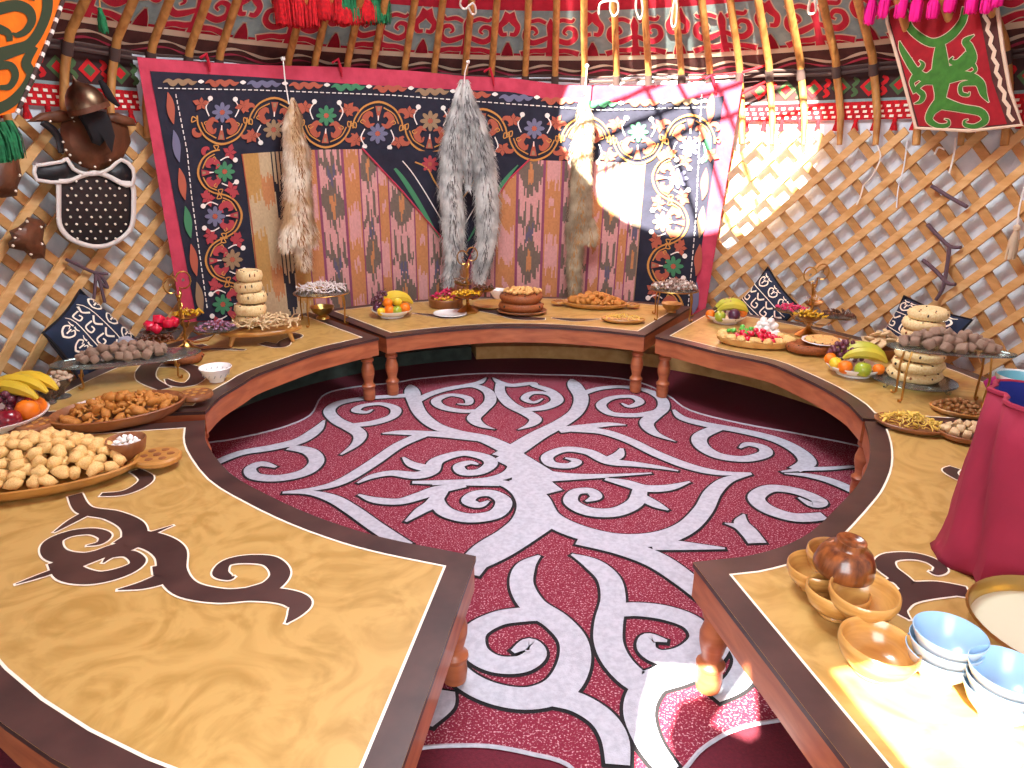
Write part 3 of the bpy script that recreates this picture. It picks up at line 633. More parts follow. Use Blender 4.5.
def flower(cx, cy, r, m):
    for k in range(8):
        a = k * PI / 4; x, y = cx + r * .66 * math.cos(a), cy + r * .66 * math.sin(a); d, e = (math.cos(a), math.sin(a)), (-math.sin(a), math.cos(a))
        b.poly([(x + d[0] * r * .45 * math.cos(t) + e[0] * r * .24 * math.sin(t), y + d[1] * r * .45 * math.cos(t) + e[1] * r * .24 * math.sin(t)) for t in [i * PI / 4 for i in range(8)]], wave, m, EO)
    disc(cx, cy, r * .28, 'emb_rust', EO + .002)
def motif(cx, cy, hw, hh, rot, fm, rm='emb_rust'):
    ca, sa = math.cos(rot), math.sin(rot); T = lambda x, y: (cx + (x * hw) * ca - (-y * hh) * sa, cy + (x * hw) * sa + (-y * hh) * ca)
    S = lambda L, m, k=1.0, o=EO: b.ribbon([(*T(x, y), w_ * k) for x, y, w_ in L], wave, m, o, sub=4)
    S([(-1, -.15, 1.5), (-.93, .25, 1.6), (-.6, .72, 1.8), (0, .95, 2.2), (.6, .72, 1.8), (.93, .25, 1.6), (1, -.15, 1.5)], 'emb_gold')
    S([(-.82, .1, 1.2), (-.62, .48, 1.2), (-.2, .72, 1.3)], 'emb_gold'); S([(.82, .1, 1.2), (.62, .48, 1.2), (.2, .72, 1.3)], 'emb_gold')
    for sx in (1, -1):
        S([(sx * .98, 0, 1), (sx * 1.2, .12, 1.1), (sx * 1.18, -.1, 1.1), (sx * .98, 0, 1)], 'emb_gold', 1, EO + .001)
        S([(sx * .14, .08, 1), (sx * .36, -.02, 5), (sx * .53, .25, 6.5), (sx * .34, .48, 5), (sx * .22, .33, 1)], rm)
        S([(sx * .52, -.15, 1.1), (sx * .66, -.5, 1.2), (sx * .52, -.78, 1.1)], 'emb_white'); p = T(sx * .5, -.86); disc(*p, 2.6, 'emb_white', EO + .001)
        x, y = T(sx * .85, -.62)
        for k in range(5): a = k * 1.257 + rot + sx * .3; q = (9.5, 7, 8.5, 6.5, 8)[k]; b.poly([(x, y), (x + q * .6 * math.cos(a - .55), y + q * .6 * math.sin(a - .55)), (x + q * math.cos(a), y + q * math.sin(a)), (x + q * .6 * math.cos(a + .55), y + q * .6 * math.sin(a + .55))], wave, rm, EO + k * 1e-4)
        S([(sx * .78, .5, 1), (sx * .88, .62, 4), (sx * 1.05, .6, 5), (sx * 1.12, .42, 3), (sx * 1.02, .36, 1)], rm); S([(sx * .5, .12, .8), (sx * .62, .22, 1), (sx * .7, .12, 1), (sx * .58, .05, .8)], 'emb_gold')
    S([(0, .78, 7), (0, .6, 5), (0, .42, 3), (0, .25, 1)], rm, 1, EO + .001); S([(0, .74, 3), (0, .58, 2)], 'emb_tan', 1, EO + .002); S([(0, .4, 1.2), (0, .2, 1)], 'emb_white', 1, EO + .002)
    flower(*T(0, -.32), 9.5, fm)
FM = ['emb_green', 'emb_violet', 'emb_tan']
def topline(u): return np.interp(u, [155, 256, 390, 512, 600, 715], [88, 90, 95, 104, 110, 107])
for k in range(10):
    u = 222 + k * 52.0
    if u < 700: motif(u, topline(u) + 31, 25, 25, (0, PI)[(k + 1) % 2] + .04, FM[(k + 1) % 3])
for k in range(4):
    v = 172 + k * 44; motif(np.interp(v, [150, 320], [214, 229]) + 2, v, 22, 21, (PI / 2 if k % 2 else -PI / 2) - .06, FM[k % 3], 'emb_red')
    v = 178 + k * 44; motif(np.interp(v, [150, 320], [671, 662]) + 2, v, 22, 20, (PI / 2 if k % 2 else -PI / 2) + .06, FM[(k + 1) % 3])
# narrow outer stripe of leaves and the dashed lines
LM = ['emb_tan', 'emb_rust', 'emb_violet', 'emb_rust', 'emb_green', 'emb_rust']
for k in range(13):
    u = 180 + k * 42; v = topline(u) - 7; m = LM[k % 6]
    b.ribbon([(u - 17, v + 1, .8), (u - 12, v - 1, 4), (u - 7, v + 2, 6), (u - 2, v - 1, 4), (u + 3, v + 1.5, 6), (u + 8, v - 1, 4), (u + 12, v + 1.5, 4.5), (u + 17, v, .8)], wave, m, EO); b.ribbon([(u + 18, v, 1), (u + 21, v, 4), (u + 24, v, 1)], wave, 'emb_white', EO)
for k in range(6):
    v = 108 + k * 38; m = LM[(k + 1) % 6]; u = np.interp(v, [90, 320], [168, 203]); b.ribbon([(u - 3, v - 16, .6), (u - 1, v - 8, 6), (u, v, 8), (u + 1, v + 8, 6), (u + 3, v + 16, .6)], wave, m, EO)
    u = np.interp(v, [90, 320], [712, 693]); b.ribbon([(u + 2, v - 16, .6), (u + 1, v - 8, 6), (u, v, 8), (u, v + 8, 6), (u - 2, v + 16, .6)], wave, LM[(k + 3) % 6], EO)
for k in range(93): u = 158 + k * 6; b.ribbon([(u, topline(u), 1), (u + 4, topline(u + 4), 1)], wave, 'emb_white', EO, sub=1)
for k in range(36):
    v = 94 + k * 6; u = np.interp(v, [90, 150, 192, 307], [175, 187, 191, 207]); b.ribbon([(u, v, 1), (u + .6, v + 4, 1)], wave, 'emb_white', EO, sub=1)
    u = np.interp(v, [90, 217, 275, 320], [702, 696, 691, 687]); b.ribbon([(u, v, 1), (u - .4, v + 4, 1)], wave, 'emb_white', EO, sub=1)
# point of the navy field
for sx, P0 in ((1, (395, 160)), (-1, (512, 163))):
    x, y = P0; L = [(x, y, 1), (x + sx * 12, y + 14, 4), (x + sx * 24, y + 32, 5), (x + sx * 36, y + 52, 4), (x + sx * 50, y + 76, 1)]
    b.ribbon([(u - sx * 6, v + 2, w_) for u, v, w_ in L], wave, 'emb_green', EO + .006); b.ribbon([(u + sx * 4, v - 3, 1) for u, v, w_ in L], wave, 'emb_white', EO + .006)
    b.ribbon([(x + sx * 20, y + 2, 1.5), (x + sx * 32, y + 8, 1.5), (x + sx * 40, y + 22, 1.5), (x + sx * 50, y + 36, 1.5)], wave, 'emb_gold', EO + .006)
EO = .019
flower(430, 164, 8, 'emb_red'); flower(497, 166, 8, 'emb_violet')
b.build('embroidery', wh, O)
for i, (u, v) in enumerate(((206, 58), (338, 63), (490, 72), (712, 79))):
    b = MB(); b.tube([TW(u - 6, v, .02), TW(u, v - 4, .03), TW(u + 3, v + 6, .02), TW(u + 4, v + 14, .015)], [.008, .011, .009, .004], 'braid_pinkred', 6); b.build('tie', wh, O)

# ------------------------------------------------------------------ felt panels and tassels hanging from the roof
def outline(b, P, fn, m, off, th):
    n = len(P); b.add([fn(u, v, off) for u, v in P], [tuple(range(n))], m); b.add([fn(u, v, off) for u, v in P] + [fn(u, v, off - th) for u, v in P], [(i, (i + 1) % n, n + (i + 1) % n, n + i) for i in range(n)] + [tuple(range(n, 2 * n))], m)
def flatfn(u0, v0, R):                      # flat sheet facing the middle of the yurt
    p0 = WP(u0, v0, R); nv = Vector((CX, CY, p0.z - .15)) - p0; nv.normalize(); E0 = Vector((0, 0, EYE))
    def f(u, v, o): d = Vector(ray(u, v)); return E0 + d * ((p0 + nv * o - E0).dot(nv) / d.dot(nv))
    return f
PW = flatfn(950, 70, 2.20)
pn = thing('felt_banner', WP(965, 128, 2.2), 'red felt banner with a green ram-horn applique hanging at the right', 'banner'); O = pn.location
H = lambda L: [(768 + x / 4, y / 4, w_ / 4) for x, y, w_ in L]
b = MB(); outline(b, [(884, -45), (887, 22), (898, 60), (916, 127), (970, 130), (1022, 124), (1010, 90), (1003, 50), (990, -45)], PW, 'brown_felt', 0, .012); b.build('backing', pn, O)
b = MB(); b.poly([(887, -45), (890, 22), (901, 60), (919, 126), (960, 128), (1007, 124), (992, 80), (979, 12), (974, -45)], PW, 'panel_red', .003); b.build('red_field', pn, O)
G_ST = [H(L) for L in ([(545, 40, 40), (570, 115, 45), (650, 170, 50), (720, 150, 50), (775, 90, 45), (790, 30, 40)], [(690, 170, 50), (690, 240, 90), (692, 310, 110), (690, 380, 70), (685, 425, 70)],
  [(690, 275, 70), (640, 312, 60), (595, 290, 50), (560, 240, 45), (535, 195, 32), (526, 165, 6)], [(565, 235, 30), (578, 270, 30), (605, 278, 28), (620, 258, 24), (606, 242, 8)],
  [(700, 295, 70), (760, 275, 62), (815, 240, 55), (806, 190, 50), (790, 165, 40), (824, 140, 4)], [(800, 215, 40), (760, 250, 36), (730, 245, 24), (740, 228, 6)], [(815, 250, 30), (830, 280, 20), (800, 300, 12)],
  [(680, 320, 60), (625, 330, 30), (598, 355, 30), (620, 380, 34), (610, 405, 24), (585, 415, 4)], [(600, 300, 60), (575, 330, 30), (590, 370, 30)],
  [(700, 320, 60), (790, 302, 50), (845, 330, 55), (862, 375, 40), (882, 408, 4)], [(830, 330, 36), (775, 338, 26), (772, 372, 26), (800, 380, 18), (806, 368, 5)],
  [(690, 410, 80), (655, 445, 50), (645, 480, 42), (680, 503, 28), (718, 500, 24), (722, 482, 14), (706, 476, 4)], [(690, 410, 80), (770, 432, 50), (850, 448, 48), (868, 482, 42), (830, 505, 28), (790, 500, 24), (786, 484, 14), (800, 478, 4)])]
b = MB()
for k, st in enumerate([[(x, y, w_ * .68) for x, y, w_ in q] for q in G_ST]): b.ribbon(st, PW, 'cream_felt', .005 + k * 2e-5, .7)
for k, st in enumerate([[(x, y, w_ * .68) for x, y, w_ in q] for q in G_ST]): b.ribbon(st, PW, 'panel_green', .007 + k * 2e-5)
b.build('green_applique', pn, O)
b = MB(); zz = []
for k in range(24): v = -40 + k * 7; zz.append((np.interp(v, [-45, 12, 80, 124], [979, 985, 999, 1013]) + (1.6 if k % 2 else -1.6), v, 4))
b.ribbon(zz, PW, 'cream_felt', .006, sub=2); b.build('zigzag_edge', pn, O)
b = MB(); b.tube([PW(u, v, .004) for u, v in ((884, -45), (887, 22), (898, 60), (916, 128), (970, 131), (1022, 125), (1010, 90), (1003, 50), (990, -45))], .008, 'cream_felt', 6); b.build('edge_cord', pn, O)
PW2 = flatfn(935, 0, 2.12)
fr_ = thing('tassel_fringe', PW2(935, -5, 0), 'bright pink tassel fringe hanging over the top of the red banner', 'tassel'); O = fr_.location
b = MB(); b.tube([PW2(866 + 17 * k, -12 - (k % 2) * 3, 0) for k in range(9)], .02, 'yarn_pink', 8); b.build('heading', fr_, O)
def strands(b, top, n, ln, spread, wd, mats, r_, taper=1.0):
    for _ in range(n):
        a = r_.uniform(0, 2 * PI); q = math.sqrt(r_.random()); m = r_.choice(mats); d = Vector((math.cos(a), math.sin(a), 0)) * q
        p0 = Vector(top) + d * spread * .35; p1 = Vector(top) + d * spread * 1.0 + Vector((0, 0, -ln * r_.uniform(.35, .6))); p2 = Vector(top) + d * spread * taper + Vector((r_.uniform(-.004, .004), 0, -ln * r_.uniform(.85, 1.05)))
        w1 = Vector((math.cos(a + 1.57), math.sin(a + 1.57), 0)) * wd
        b.add([p0 - w1, p0 + w1, p1 + w1, p1 - w1, p2 + w1 * .8, p2 - w1 * .8], [(0, 1, 2, 3), (3, 2, 4, 5)], m)
for k, (u, v, ln) in enumerate(((873, -6, .135), (887, -12, .13), (904, -8, .11), (919, -6, .115), (936, -6, .10), (953, -10, .09), (975, -12, .10), (990, -9, .085), (1000, -14, .08))):
    b = MB(); p = PW2(u, v, .015); b.ball(p, .016, 'yarn_pink', 1); strands(b, p, 110, ln, .03, .004, ['yarn_pink'], rnd, .9); b.build('tassel', fr_, O)
PO = flatfn(30, 50, 2.12)
ob = thing('felt_banner', WP(10, 120, 2.12), 'orange felt banner with dark green scrolls hanging at the upper left', 'banner'); O = ob.location
b = MB(); outline(b, [(-40, -40), (76, -40), (63, 0), (52, 32), (38, 65), (17, 112), (-40, 124)], PO, 'orange_felt', 0, .012); b.build('orange_field', ob, O)
H1 = lambda L: [(x / 4, y / 4, w_ / 4) for x, y, w_ in L]; b = MB()
for k, st in enumerate([[(185, -70, 44), (190, 30, 42), (165, 110, 40), (120, 175, 44), (60, 200, 50), (-20, 225, 60)], [(-20, 40, 50), (60, 22, 46), (112, 40, 42), (128, 80, 34), (105, 122, 30), (70, 140, 22), (48, 132, 8)], [(-20, 110, 40), (30, 130, 30), (40, 165, 24)],
      [(140, 185, 30), (105, 250, 40), (125, 300, 40), (95, 360, 42), (40, 412, 42), (-20, 440, 46)], [(-10, 265, 34), (40, 262, 32), (62, 300, 30), (40, 345, 26), (0, 350, 20)], [(90, -60, 30), (110, -20, 26), (140, 0, 10)]]): b.ribbon(H1(st), PO, 'olive_felt', .004 + k * 2e-5)
b.build('green_scrolls', ob, O)
b = MB()
for k in range(40):
    u0, v0 = lerp_poly([(76, -40), (63, 0), (52, 32), (38, 65), (17, 113)], k / 40); u1, v1 = lerp_poly([(76, -40), (63, 0), (52, 32), (38, 65), (17, 113)], (k + 1) / 40)
    b.tube([PO(u0, v0, .006), PO(u1, v1, .006)], .008, ('string_white', 'rope_dark', 'rope_dark')[k % 3], 6)
b.build('braided_edge', ob, O)
b = MB()
for u in (-6, 2, 9): strands(b, PO(u, 122 - u * .2, 0), 130, .14, .035, .004, ['yarn_green'], rnd, .95)
b.build('green_fringe', ob, O)
PT2 = wfn(2.10)
def wool(name, lab, spots, ms, ln):
    t = thing(name, PT2(spots[0][0], spots[0][1], 0), lab, 'tassel'); b = MB()
    for u, v in spots: strands(b, PT2(u, v, rnd.uniform(0, .06)), 260, ln * rnd.uniform(.92, 1.12), .06, .0035, ms, rnd, 1.0)
    b.build('yarn', t, t.location)
    b = MB(); b.tube([PT2(spots[0][0] - 4, -16, .0), PT2(spots[-1][0] + 4, -16, .0)], .018, ms[0], 8); b.build('heading', t, t.location)
wool('wool_tassel', 'big shaggy red wool tassel at the top left of the hanging', [(282, -14), (295, -12), (309, -11), (322, -13), (334, -14)], ['yarn_red'], .165)
wool('wool_tassel', 'big shaggy green wool tassel beside the red one at the top', [(344, -13), (357, -12), (370, -13), (380, -16)], ['yarn_green'], .185)
wool('wool_tassel', 'smaller red wool tassel showing below the green one', [(342, 2), (355, 0), (366, -2)], ['yarn_red'], .12)
t = thing('green_tassel', PT2(100, 8, 0), 'small green tassel hanging on a thread near the left poles', 'tassel'); O = t.location
b = MB(); b.tube([PT2(98, -20, 0), PT2(100, 8, 0)], .003, 'emb_gold', 5); b.build('thread', t, O)
b = MB(); b.ball(PT2(100, 10, 0), .012, 'yarn_green', 1); strands(b, PT2(100, 9, 0), 70, .095, .02, .003, ['yarn_green'], rnd, 1.1); b.build('yarn', t, O)
def CP(u, v, off=0):                         # point on the roof cone at the poles' line
    d = ray(u, v); lo, hi = 1.5, 6.0
    for _ in range(40):
        t = (lo + hi) / 2; x, y, z = d[0] * t, d[1] * t, EYE + d[2] * t
        if math.hypot(x - CX, y - CY) < 2.36 - off - max(0, (z - 1.66)) * 1.06: lo = t
        else: hi = t
    return Vector((x, y, z))
for i, (lab, P) in enumerate((('white string loop tied on a roof pole above the grey pelt', [(464, -6), (460, 4), (465, 9), (473, 3), (476, 12), (472, 14), (468, 6)]), ('white looped string on a pole, leftmost of the three right of centre', [(599, 14), (600, 4), (608, 1), (617, 2), (618, 12), (613, 16), (610, 8), (612, -6)]),
      ('thin white string loop on a pole, middle of the three right of centre', [(637, -8), (636, 10), (640, 19), (643, 10), (640, -6)]), ('long white string loop on a pole, rightmost of the three right of centre', [(676, -8), (672, 16), (672, 26), (676, 24), (677, 8), (675, -6)]), ('white string loop hanging at the top right near the pole', [(812, -8), (808, 10), (811, 14), (816, 10), (813, -6)]))):
    b = MB(); b.tube([CP(u, v, .04) for u, v in [q[:2] for q in smooth([(*p, 0) for p in P], 4)]], .006, 'string_white', 6); o = b.build('string_loop', None, CP(*P[0], .04)); tag(o, lab, 'string')

# ------------------------------------------------------------------ pelts
def pelt(label, chains, cord, R, ms, ms2, seed, n=2600, hair=.045):
    r_ = random.Random(seed); O = WP(chains[0][0][0], chains[0][-1][1], R); t = thing('fox_pelt', O, label, 'pelt'); b = MB(); h = MB()
    for ci, ch in enumerate(chains):
        S = smooth(ch, 4); rings = []
        for u, v, hw in S:
            c = WP(u, v, R); a = math.atan2(c.x - CX, c.y - CY); T = Vector((math.cos(a), -math.sin(a), 0)); N = Vector((-math.sin(a), -math.cos(a), 0)); k = (c - Vector((0, 0, EYE))).dot(Vector(FW)) / FPX
            w_ = max(hw * k * .82, .004); rings.append((c, T, N, w_, max(w_ * .42, .004)))
        vs = [c + T * w_ * math.cos(q) + N * (d * math.sin(q) + .035) for c, T, N, w_, d in rings for q in [2 * PI * k / 12 for k in range(12)]]
        b.add(vs, [(j * 12 + k, j * 12 + (k + 1) % 12, (j + 1) * 12 + (k + 1) % 12, (j + 1) * 12 + k) for j in range(len(rings) - 1) for k in range(12)] + [tuple(range(12))[::-1], tuple((len(rings) - 1) * 12 + k for k in range(12))], ms[0])
        tot = sum(q[3] for q in rings); m_ = int(n * tot / sum(sum(max(p[2] * .005, .003) for p in smooth(c2, 4)) for c2 in chains))
        cum = np.cumsum([q[3] for q in rings])
        for _ in range(m_):
            j = min(int(np.searchsorted(cum, r_.random() * tot)), len(rings) - 2); f = r_.random(); c0, T, N, w0, d0 = rings[j]; c1, _, _, w1, d1 = rings[j + 1]
            q = r_.uniform(-.25, PI + .25); w_ = w0 + (w1 - w0) * f; d = d0 + (d1 - d0) * f; ct = c0.lerp(c1, f)
            p = ct + T * w_ * math.cos(q) + N * (d * math.sin(q) + .035); nr = (T * math.cos(q) + N * math.sin(q)).normalized()
            ln = hair * r_.uniform(.6, 1.15) * min(1, w_ / .04 + .25); dr = (c1 - c0).normalized() if (c1 - c0).length else Vector((0, 0, -1))
            tip = p + (dr * .85 + nr * r_.uniform(.2, .5) + Vector((r_.uniform(-.2, .2), r_.uniform(-.2, .2), 0))) * ln
            sd = dr.cross(nr).normalized() * .0028; mid = p.lerp(tip, .5) + nr * ln * .08
            mm = ms2 if abs(math.cos(q)) < r_.uniform(.0, .5) and ci != 99 else ms
            h.add([p - sd, p + sd, mid + sd * .8, mid - sd * .8, tip], [(0, 1, 2, 3), (3, 2, 4)], r_.choice(mm))
    b.build('skin', t, O); h.build('fur', t, O, flat=True)
    b = MB(); b.tube([WP(u, v, R - .03) for u, v in cord], .004, 'string_white', 6); b.ball(WP(*cord[0], R - .03), .014, 'string_white', 1); b.build('cord', t, O)
pelt('tan and white fox pelt hanging on a string, leftmost of the three pelts', [[(290, 98, 2), (291, 106, 5), (291, 116, 9), (290, 126, 10), (292, 140, 13), (294, 150, 15), (295, 167, 15), (295, 187, 16), (296, 207, 17), (296, 225, 18), (297, 240, 16)],
   [(287, 222, 8), (285, 238, 9), (285, 248, 5)], [(306, 220, 7), (308, 236, 8), (308, 243, 4)], [(299, 234, 8), (300, 250, 9), (301, 262, 7), (303, 269, 2)]], [(283, 59), (285, 80), (289, 104)], 2.21, ['fur_tan'], ['fur_brown', 'fur_tan'], 3, 4200, .055)
pelt('silver grey pelt with two long halves, middle of the three pelts', [[(461, 80, 2), (458, 92, 4), (457, 105, 7), (455, 118, 10), (453, 135, 11), (451, 150, 13), (451, 170, 14), (450, 192, 14), (452, 215, 14), (453, 240, 13), (453, 262, 10), (450, 275, 8), (448, 284, 3)],
   [(466, 80, 2), (468, 92, 4), (470, 105, 7), (474, 118, 11), (478, 135, 12), (481, 150, 13), (484, 170, 14), (486, 192, 14), (487, 215, 14), (486, 240, 12), (482, 262, 10), (480, 275, 6), (480, 282, 2)],
   [(465, 84, 3), (466, 105, 9), (467, 118, 13), (467, 135, 12), (467, 160, 7), (468, 190, 3)]], [(468, 62), (465, 72), (464, 84)], 2.19, ['fur_grey'], ['fur_dark', 'fur_grey'], 5, 5200, .06)
pelt('narrow grey-brown pelt with a long tail, rightmost of the three pelts', [[(583, 98, 3), (584, 108, 7), (585, 120, 10), (584, 135, 11), (582, 150, 12), (581, 170, 12), (581, 192, 13), (581, 210, 14), (580, 228, 13), (579, 240, 11)],
   [(589, 218, 7), (591, 234, 8), (591, 243, 4)], [(571, 222, 6), (571, 236, 6), (571, 243, 3)], [(576, 236, 9), (575, 255, 10), (574, 270, 9), (575, 285, 8), (575, 296, 3)]], [(587, 66), (586, 80), (584, 100)], 2.21, ['fur_mix'], ['fur_rust', 'fur_mix'], 9, 3400)

# ------------------------------------------------------------------ armour on the left wall
def plate(b, P, fn, off0, off1, bulge, m):
    n = len(P); cu, cv = sum(p[0] for p in P) / n, sum(p[1] for p in P) / n; vs = [fn(u, v, off0) for u, v in P] + [fn(u, v, off1) for u, v in P]
    for k, bb in ((.72, .7), (.4, .93)): vs += [fn(cu + (u - cu) * k, cv + (v - cv) * k, off1 + bulge * bb) for u, v in P]
    vs.append(fn(cu, cv, off1 + bulge)); fs = [(j * n + i, j * n + (i + 1) % n, (j + 1) * n + (i + 1) % n, (j + 1) * n + i) for j in range(3) for i in range(n)] + [(3 * n + i, 3 * n + (i + 1) % n, 4 * n) for i in range(n)] + [tuple(range(n))[::-1]]
    b.add(vs, fs, m)
K = lambda L: [(x / 3.07, 120 + y / 3.07) for x, y in L]
AW = wfn(2.35)
am = thing('leather_armour', WP(95, 248, 2.35), 'brown leather breastplate with a black studded apron hanging on the left lattice', 'armour'); O = am.location
b = MB(); plate(b, [(62, 119), (75, 112), (90, 117), (104, 114), (118, 120), (128, 127), (131, 142), (122, 160), (110, 168), (96, 171), (82, 167), (68, 158), (61, 145), (60, 130)], AW, .01, .03, .05, 'leather'); b.build('breastplate', am, O)
b = MB(); plate(b, [(26, 122), (40, 113), (60, 110), (75, 113), (76, 120), (58, 123), (44, 122)], AW, .02, .045, .02, 'leather'); b.build('shoulder_piece', am, O)
b = MB(); plate(b, [(104, 113), (118, 113), (134, 119), (136, 126), (124, 126), (108, 121)], AW, .02, .045, .02, 'leather'); b.build('shoulder_piece', am, O)
b = MB(); b.ribbon([(42, 122, 6), (53, 130, 7), (59, 140, 6), (61, 153, 5)], AW, 'leather_black', .055); b.build('strap', am, O, solid=.006)
COL = K([(108, 140), (190, 128), (204, 118), (225, 150), (260, 165), (300, 165), (340, 148), (372, 122), (408, 150), (406, 200), (370, 195), (330, 172), (290, 160), (250, 170), (205, 190), (112, 184)])
b = MB(); b.add([AW(u, v, .05) for u, v in COL[:8]] + [AW(u, v, .05) for u, v in COL[8:]], [(0, 1, 14, 15), (1, 2, 3, 14), (3, 4, 13, 14), (4, 5, 12, 13), (5, 6, 11, 12), (6, 7, 10, 11), (7, 8, 9, 10)], 'leather_black'); b.build('collar', am, O, solid=.012)
AP = K([(180, 188), (180, 250), (182, 318), (205, 355), (240, 376), (285, 388), (330, 385), (375, 362), (405, 325), (410, 260), (406, 200), (370, 192), (330, 172), (290, 162), (250, 172), (215, 186)])
b = MB(); plate(b, AP, AW, .03, .045, .012, 'leather_black'); b.build('apron', am, O)
b = MB(); b.ribbon([(u, v, 4.6) for u, v in AP + AP[:1]], AW, 'leather_white', .056, sub=3); b.ribbon([(u, v, 3.6) for u, v in COL + COL[:1]], AW, 'leather_white', .062, sub=2); b.build('white_edging', am, O, solid=.006)
STUD = []
for j in range(9):
    for i in range(7):
        x = 205 + i * 30 + (j % 2) * 14 + rnd.uniform(-3, 3); y = 188 + j * 22
        if x < 392 and y < 385 - abs(x - 295) * .35 and y > 165 + abs(x - 290) * .28: STUD.append(AW(x / 3.07, 120 + y / 3.07, .062))
STUD += [AW(x, y, .058) for x, y in ((72, 117), (74, 122), (63, 142), (66, 150), (70, 155), (80, 163), (95, 167), (110, 160), (50, 121))]
b = MB(); b.ball((0, 0, 0), .0065, 'line_white', 1); o_ = b.build('stud', am)
for i, p in enumerate(STUD):
    q = o_ if i == 0 else o_.copy()
    if i: scn.collection.objects.link(q)
    q.location = p - O
HW = wfn(2.27)
hc = WP(88, 107, 2.22); hm = thing('helmet', hc, 'pointed metal helmet with a black cloth neck guard hanging above the breastplate', 'helmet'); O = hm.location
tilt = Matrix.Rotation(math.radians(-12), 3, 'Y') @ Matrix.Rotation(math.radians(14), 3, 'X')
b = MB(); b.lathe([(.086, -.015), (.087, .0), (.083, .03), (.069, .065), (.042, .092), (.017, .104), (.009, .115), (.003, .135), (0, .138)], 'helmet_metal', (0, 0, 0), 24, tilt); b.build('dome', hm)
b = MB(); b.lathe([(.086, -.018), (.091, -.018), (.091, .006), (.086, .006)], 'leather', (0, 0, 0), 24, tilt, caps=False); b.build('brim_band', hm)
b = MB(); P = [(73, 104), (82, 108), (95, 110), (106, 112), (111, 121), (115, 136), (112, 153), (105, 140), (100, 146), (92, 143), (85, 128), (78, 116)]; plate(b, P, wfn(2.23), -.02, .0, .03, 'felt_black'); b.build('neck_guard', hm, O)
b = MB(); b.ribbon([(100, 80, 3), (105, 88, 6), (111, 98, 6), (119, 106, 2)], wfn(2.25), 'felt_black', 0); b.build('plume', hm, O, solid=.01)
for lab, P in (('brown leather bracer cut off by the left edge', [(-6, 147), (10, 146), (19, 150), (19, 160), (22, 176), (18, 186), (17, 196), (2, 198), (-6, 196)]), ('small brown leather bracer with studs hanging below the left one', [(27, 217), (42, 220), (45, 224), (43, 240), (46, 246), (45, 258), (32, 259), (24, 251), (9, 248), (8, 243), (12, 238), (9, 231), (18, 227), (24, 222)])):
    c = WP(sum(p[0] for p in P) / len(P), max(p[1] for p in P), 2.35); t = thing('leather_bracer', c, lab, 'armour'); b = MB(); plate(b, P, AW, .01, .02, .05, 'leather'); b.build('cuff', t, c); b = MB()
    for k in range(0, len(P), 2): cu, cv = sum(p[0] for p in P) / len(P), sum(p[1] for p in P) / len(P); b.ball(AW(cu + (P[k][0] - cu) * .78, cv + (P[k][1] - cv) * .78, .05), .007, 'line_white', 1)
    b.build('studs', t, c)

# braids and cords on the lattice
def cordthing(name, lab, cat, runs, R, r, m, extra=None):
    O = WP(*runs[0][0], R); t = thing(name, O, lab, cat)
    for P in runs: b = MB(); b.tube([WP(u, v, R) for u, v in [q[:2] for q in smooth([(*p, 0) for p in P], 5)]], r, m, 6); b.build('strand', t, O)
    if extra: b = MB(); strands(b, WP(*extra, R), 90, .14, .022, .003, ['yarn_beige'], rnd, 1.1); b.ball(WP(*extra, R), .018, 'yarn_beige', 1); b.build('tassel', t, O)
X = lambda L: [(704 + x / 3.2, 50 + y / 3.2) for x, y in L]
cordthing('purple_braid', 'purple-brown braid knotted on the right lattice near the edge', 'cord', [X([(728, 435), (785, 470), (842, 502)]), X([(715, 558), (750, 595), (786, 628), (822, 632)]), X([(786, 628), (778, 690), (765, 760), (742, 800)]), X([(700, 672), (740, 705), (778, 745), (805, 750)])], 2.35, .010, 'braid_purple')
cordthing('purple_braid', 'brown braid tied in a bow on the left lattice above the cushion', 'cord', [K([(203, 428), (245, 448), (290, 468), (330, 472)]), K([(290, 468), (310, 500), (330, 515), (318, 490), (296, 472)]), K([(294, 470), (292, 510), (288, 550)]), K([(300, 472), (312, 520), (322, 560)])], 2.35, .008, 'braid_purple')
cordthing('tasselled_cord', 'beige tassel on a cord at the right edge against the lattice', 'cord', [[(1026, 180), (1020, 205), (1017, 226)]], 2.30, .004, 'string_white', (1017, 228))
cordthing('hanging_string', 'white cord hanging slack over the right lattice under the fringe', 'cord', [X([(545, 290), (565, 340), (540, 400), (510, 432)]), X([(510, 432), (500, 470), (488, 495)])], 2.355, .004, 'string_white')
cordthing('hanging_string', 'thin grey cord hanging straight down the right lattice', 'cord', [X([(650, 290), (640, 370), (622, 440), (616, 505)])], 2.355, .0035, 'felt_wall')
cordthing('hanging_string', 'white cord tied below the red banner on the lattice', 'cord', [X([(805, 280), (800, 330), (785, 395)]), X([(770, 318), (750, 312), (738, 335)])], 2.345, .005, 'string_white')
cordthing('red_rope', 'red cord tied from the roof pole across the top right of the hanging', 'cord', [[(690, 82), (710, 76), (742, 72), (770, 64)], [(742, 72), (738, 100), (733, 118)], [(765, 82), (745, 92), (735, 100)]], 2.33, .007, 'yarn_red')

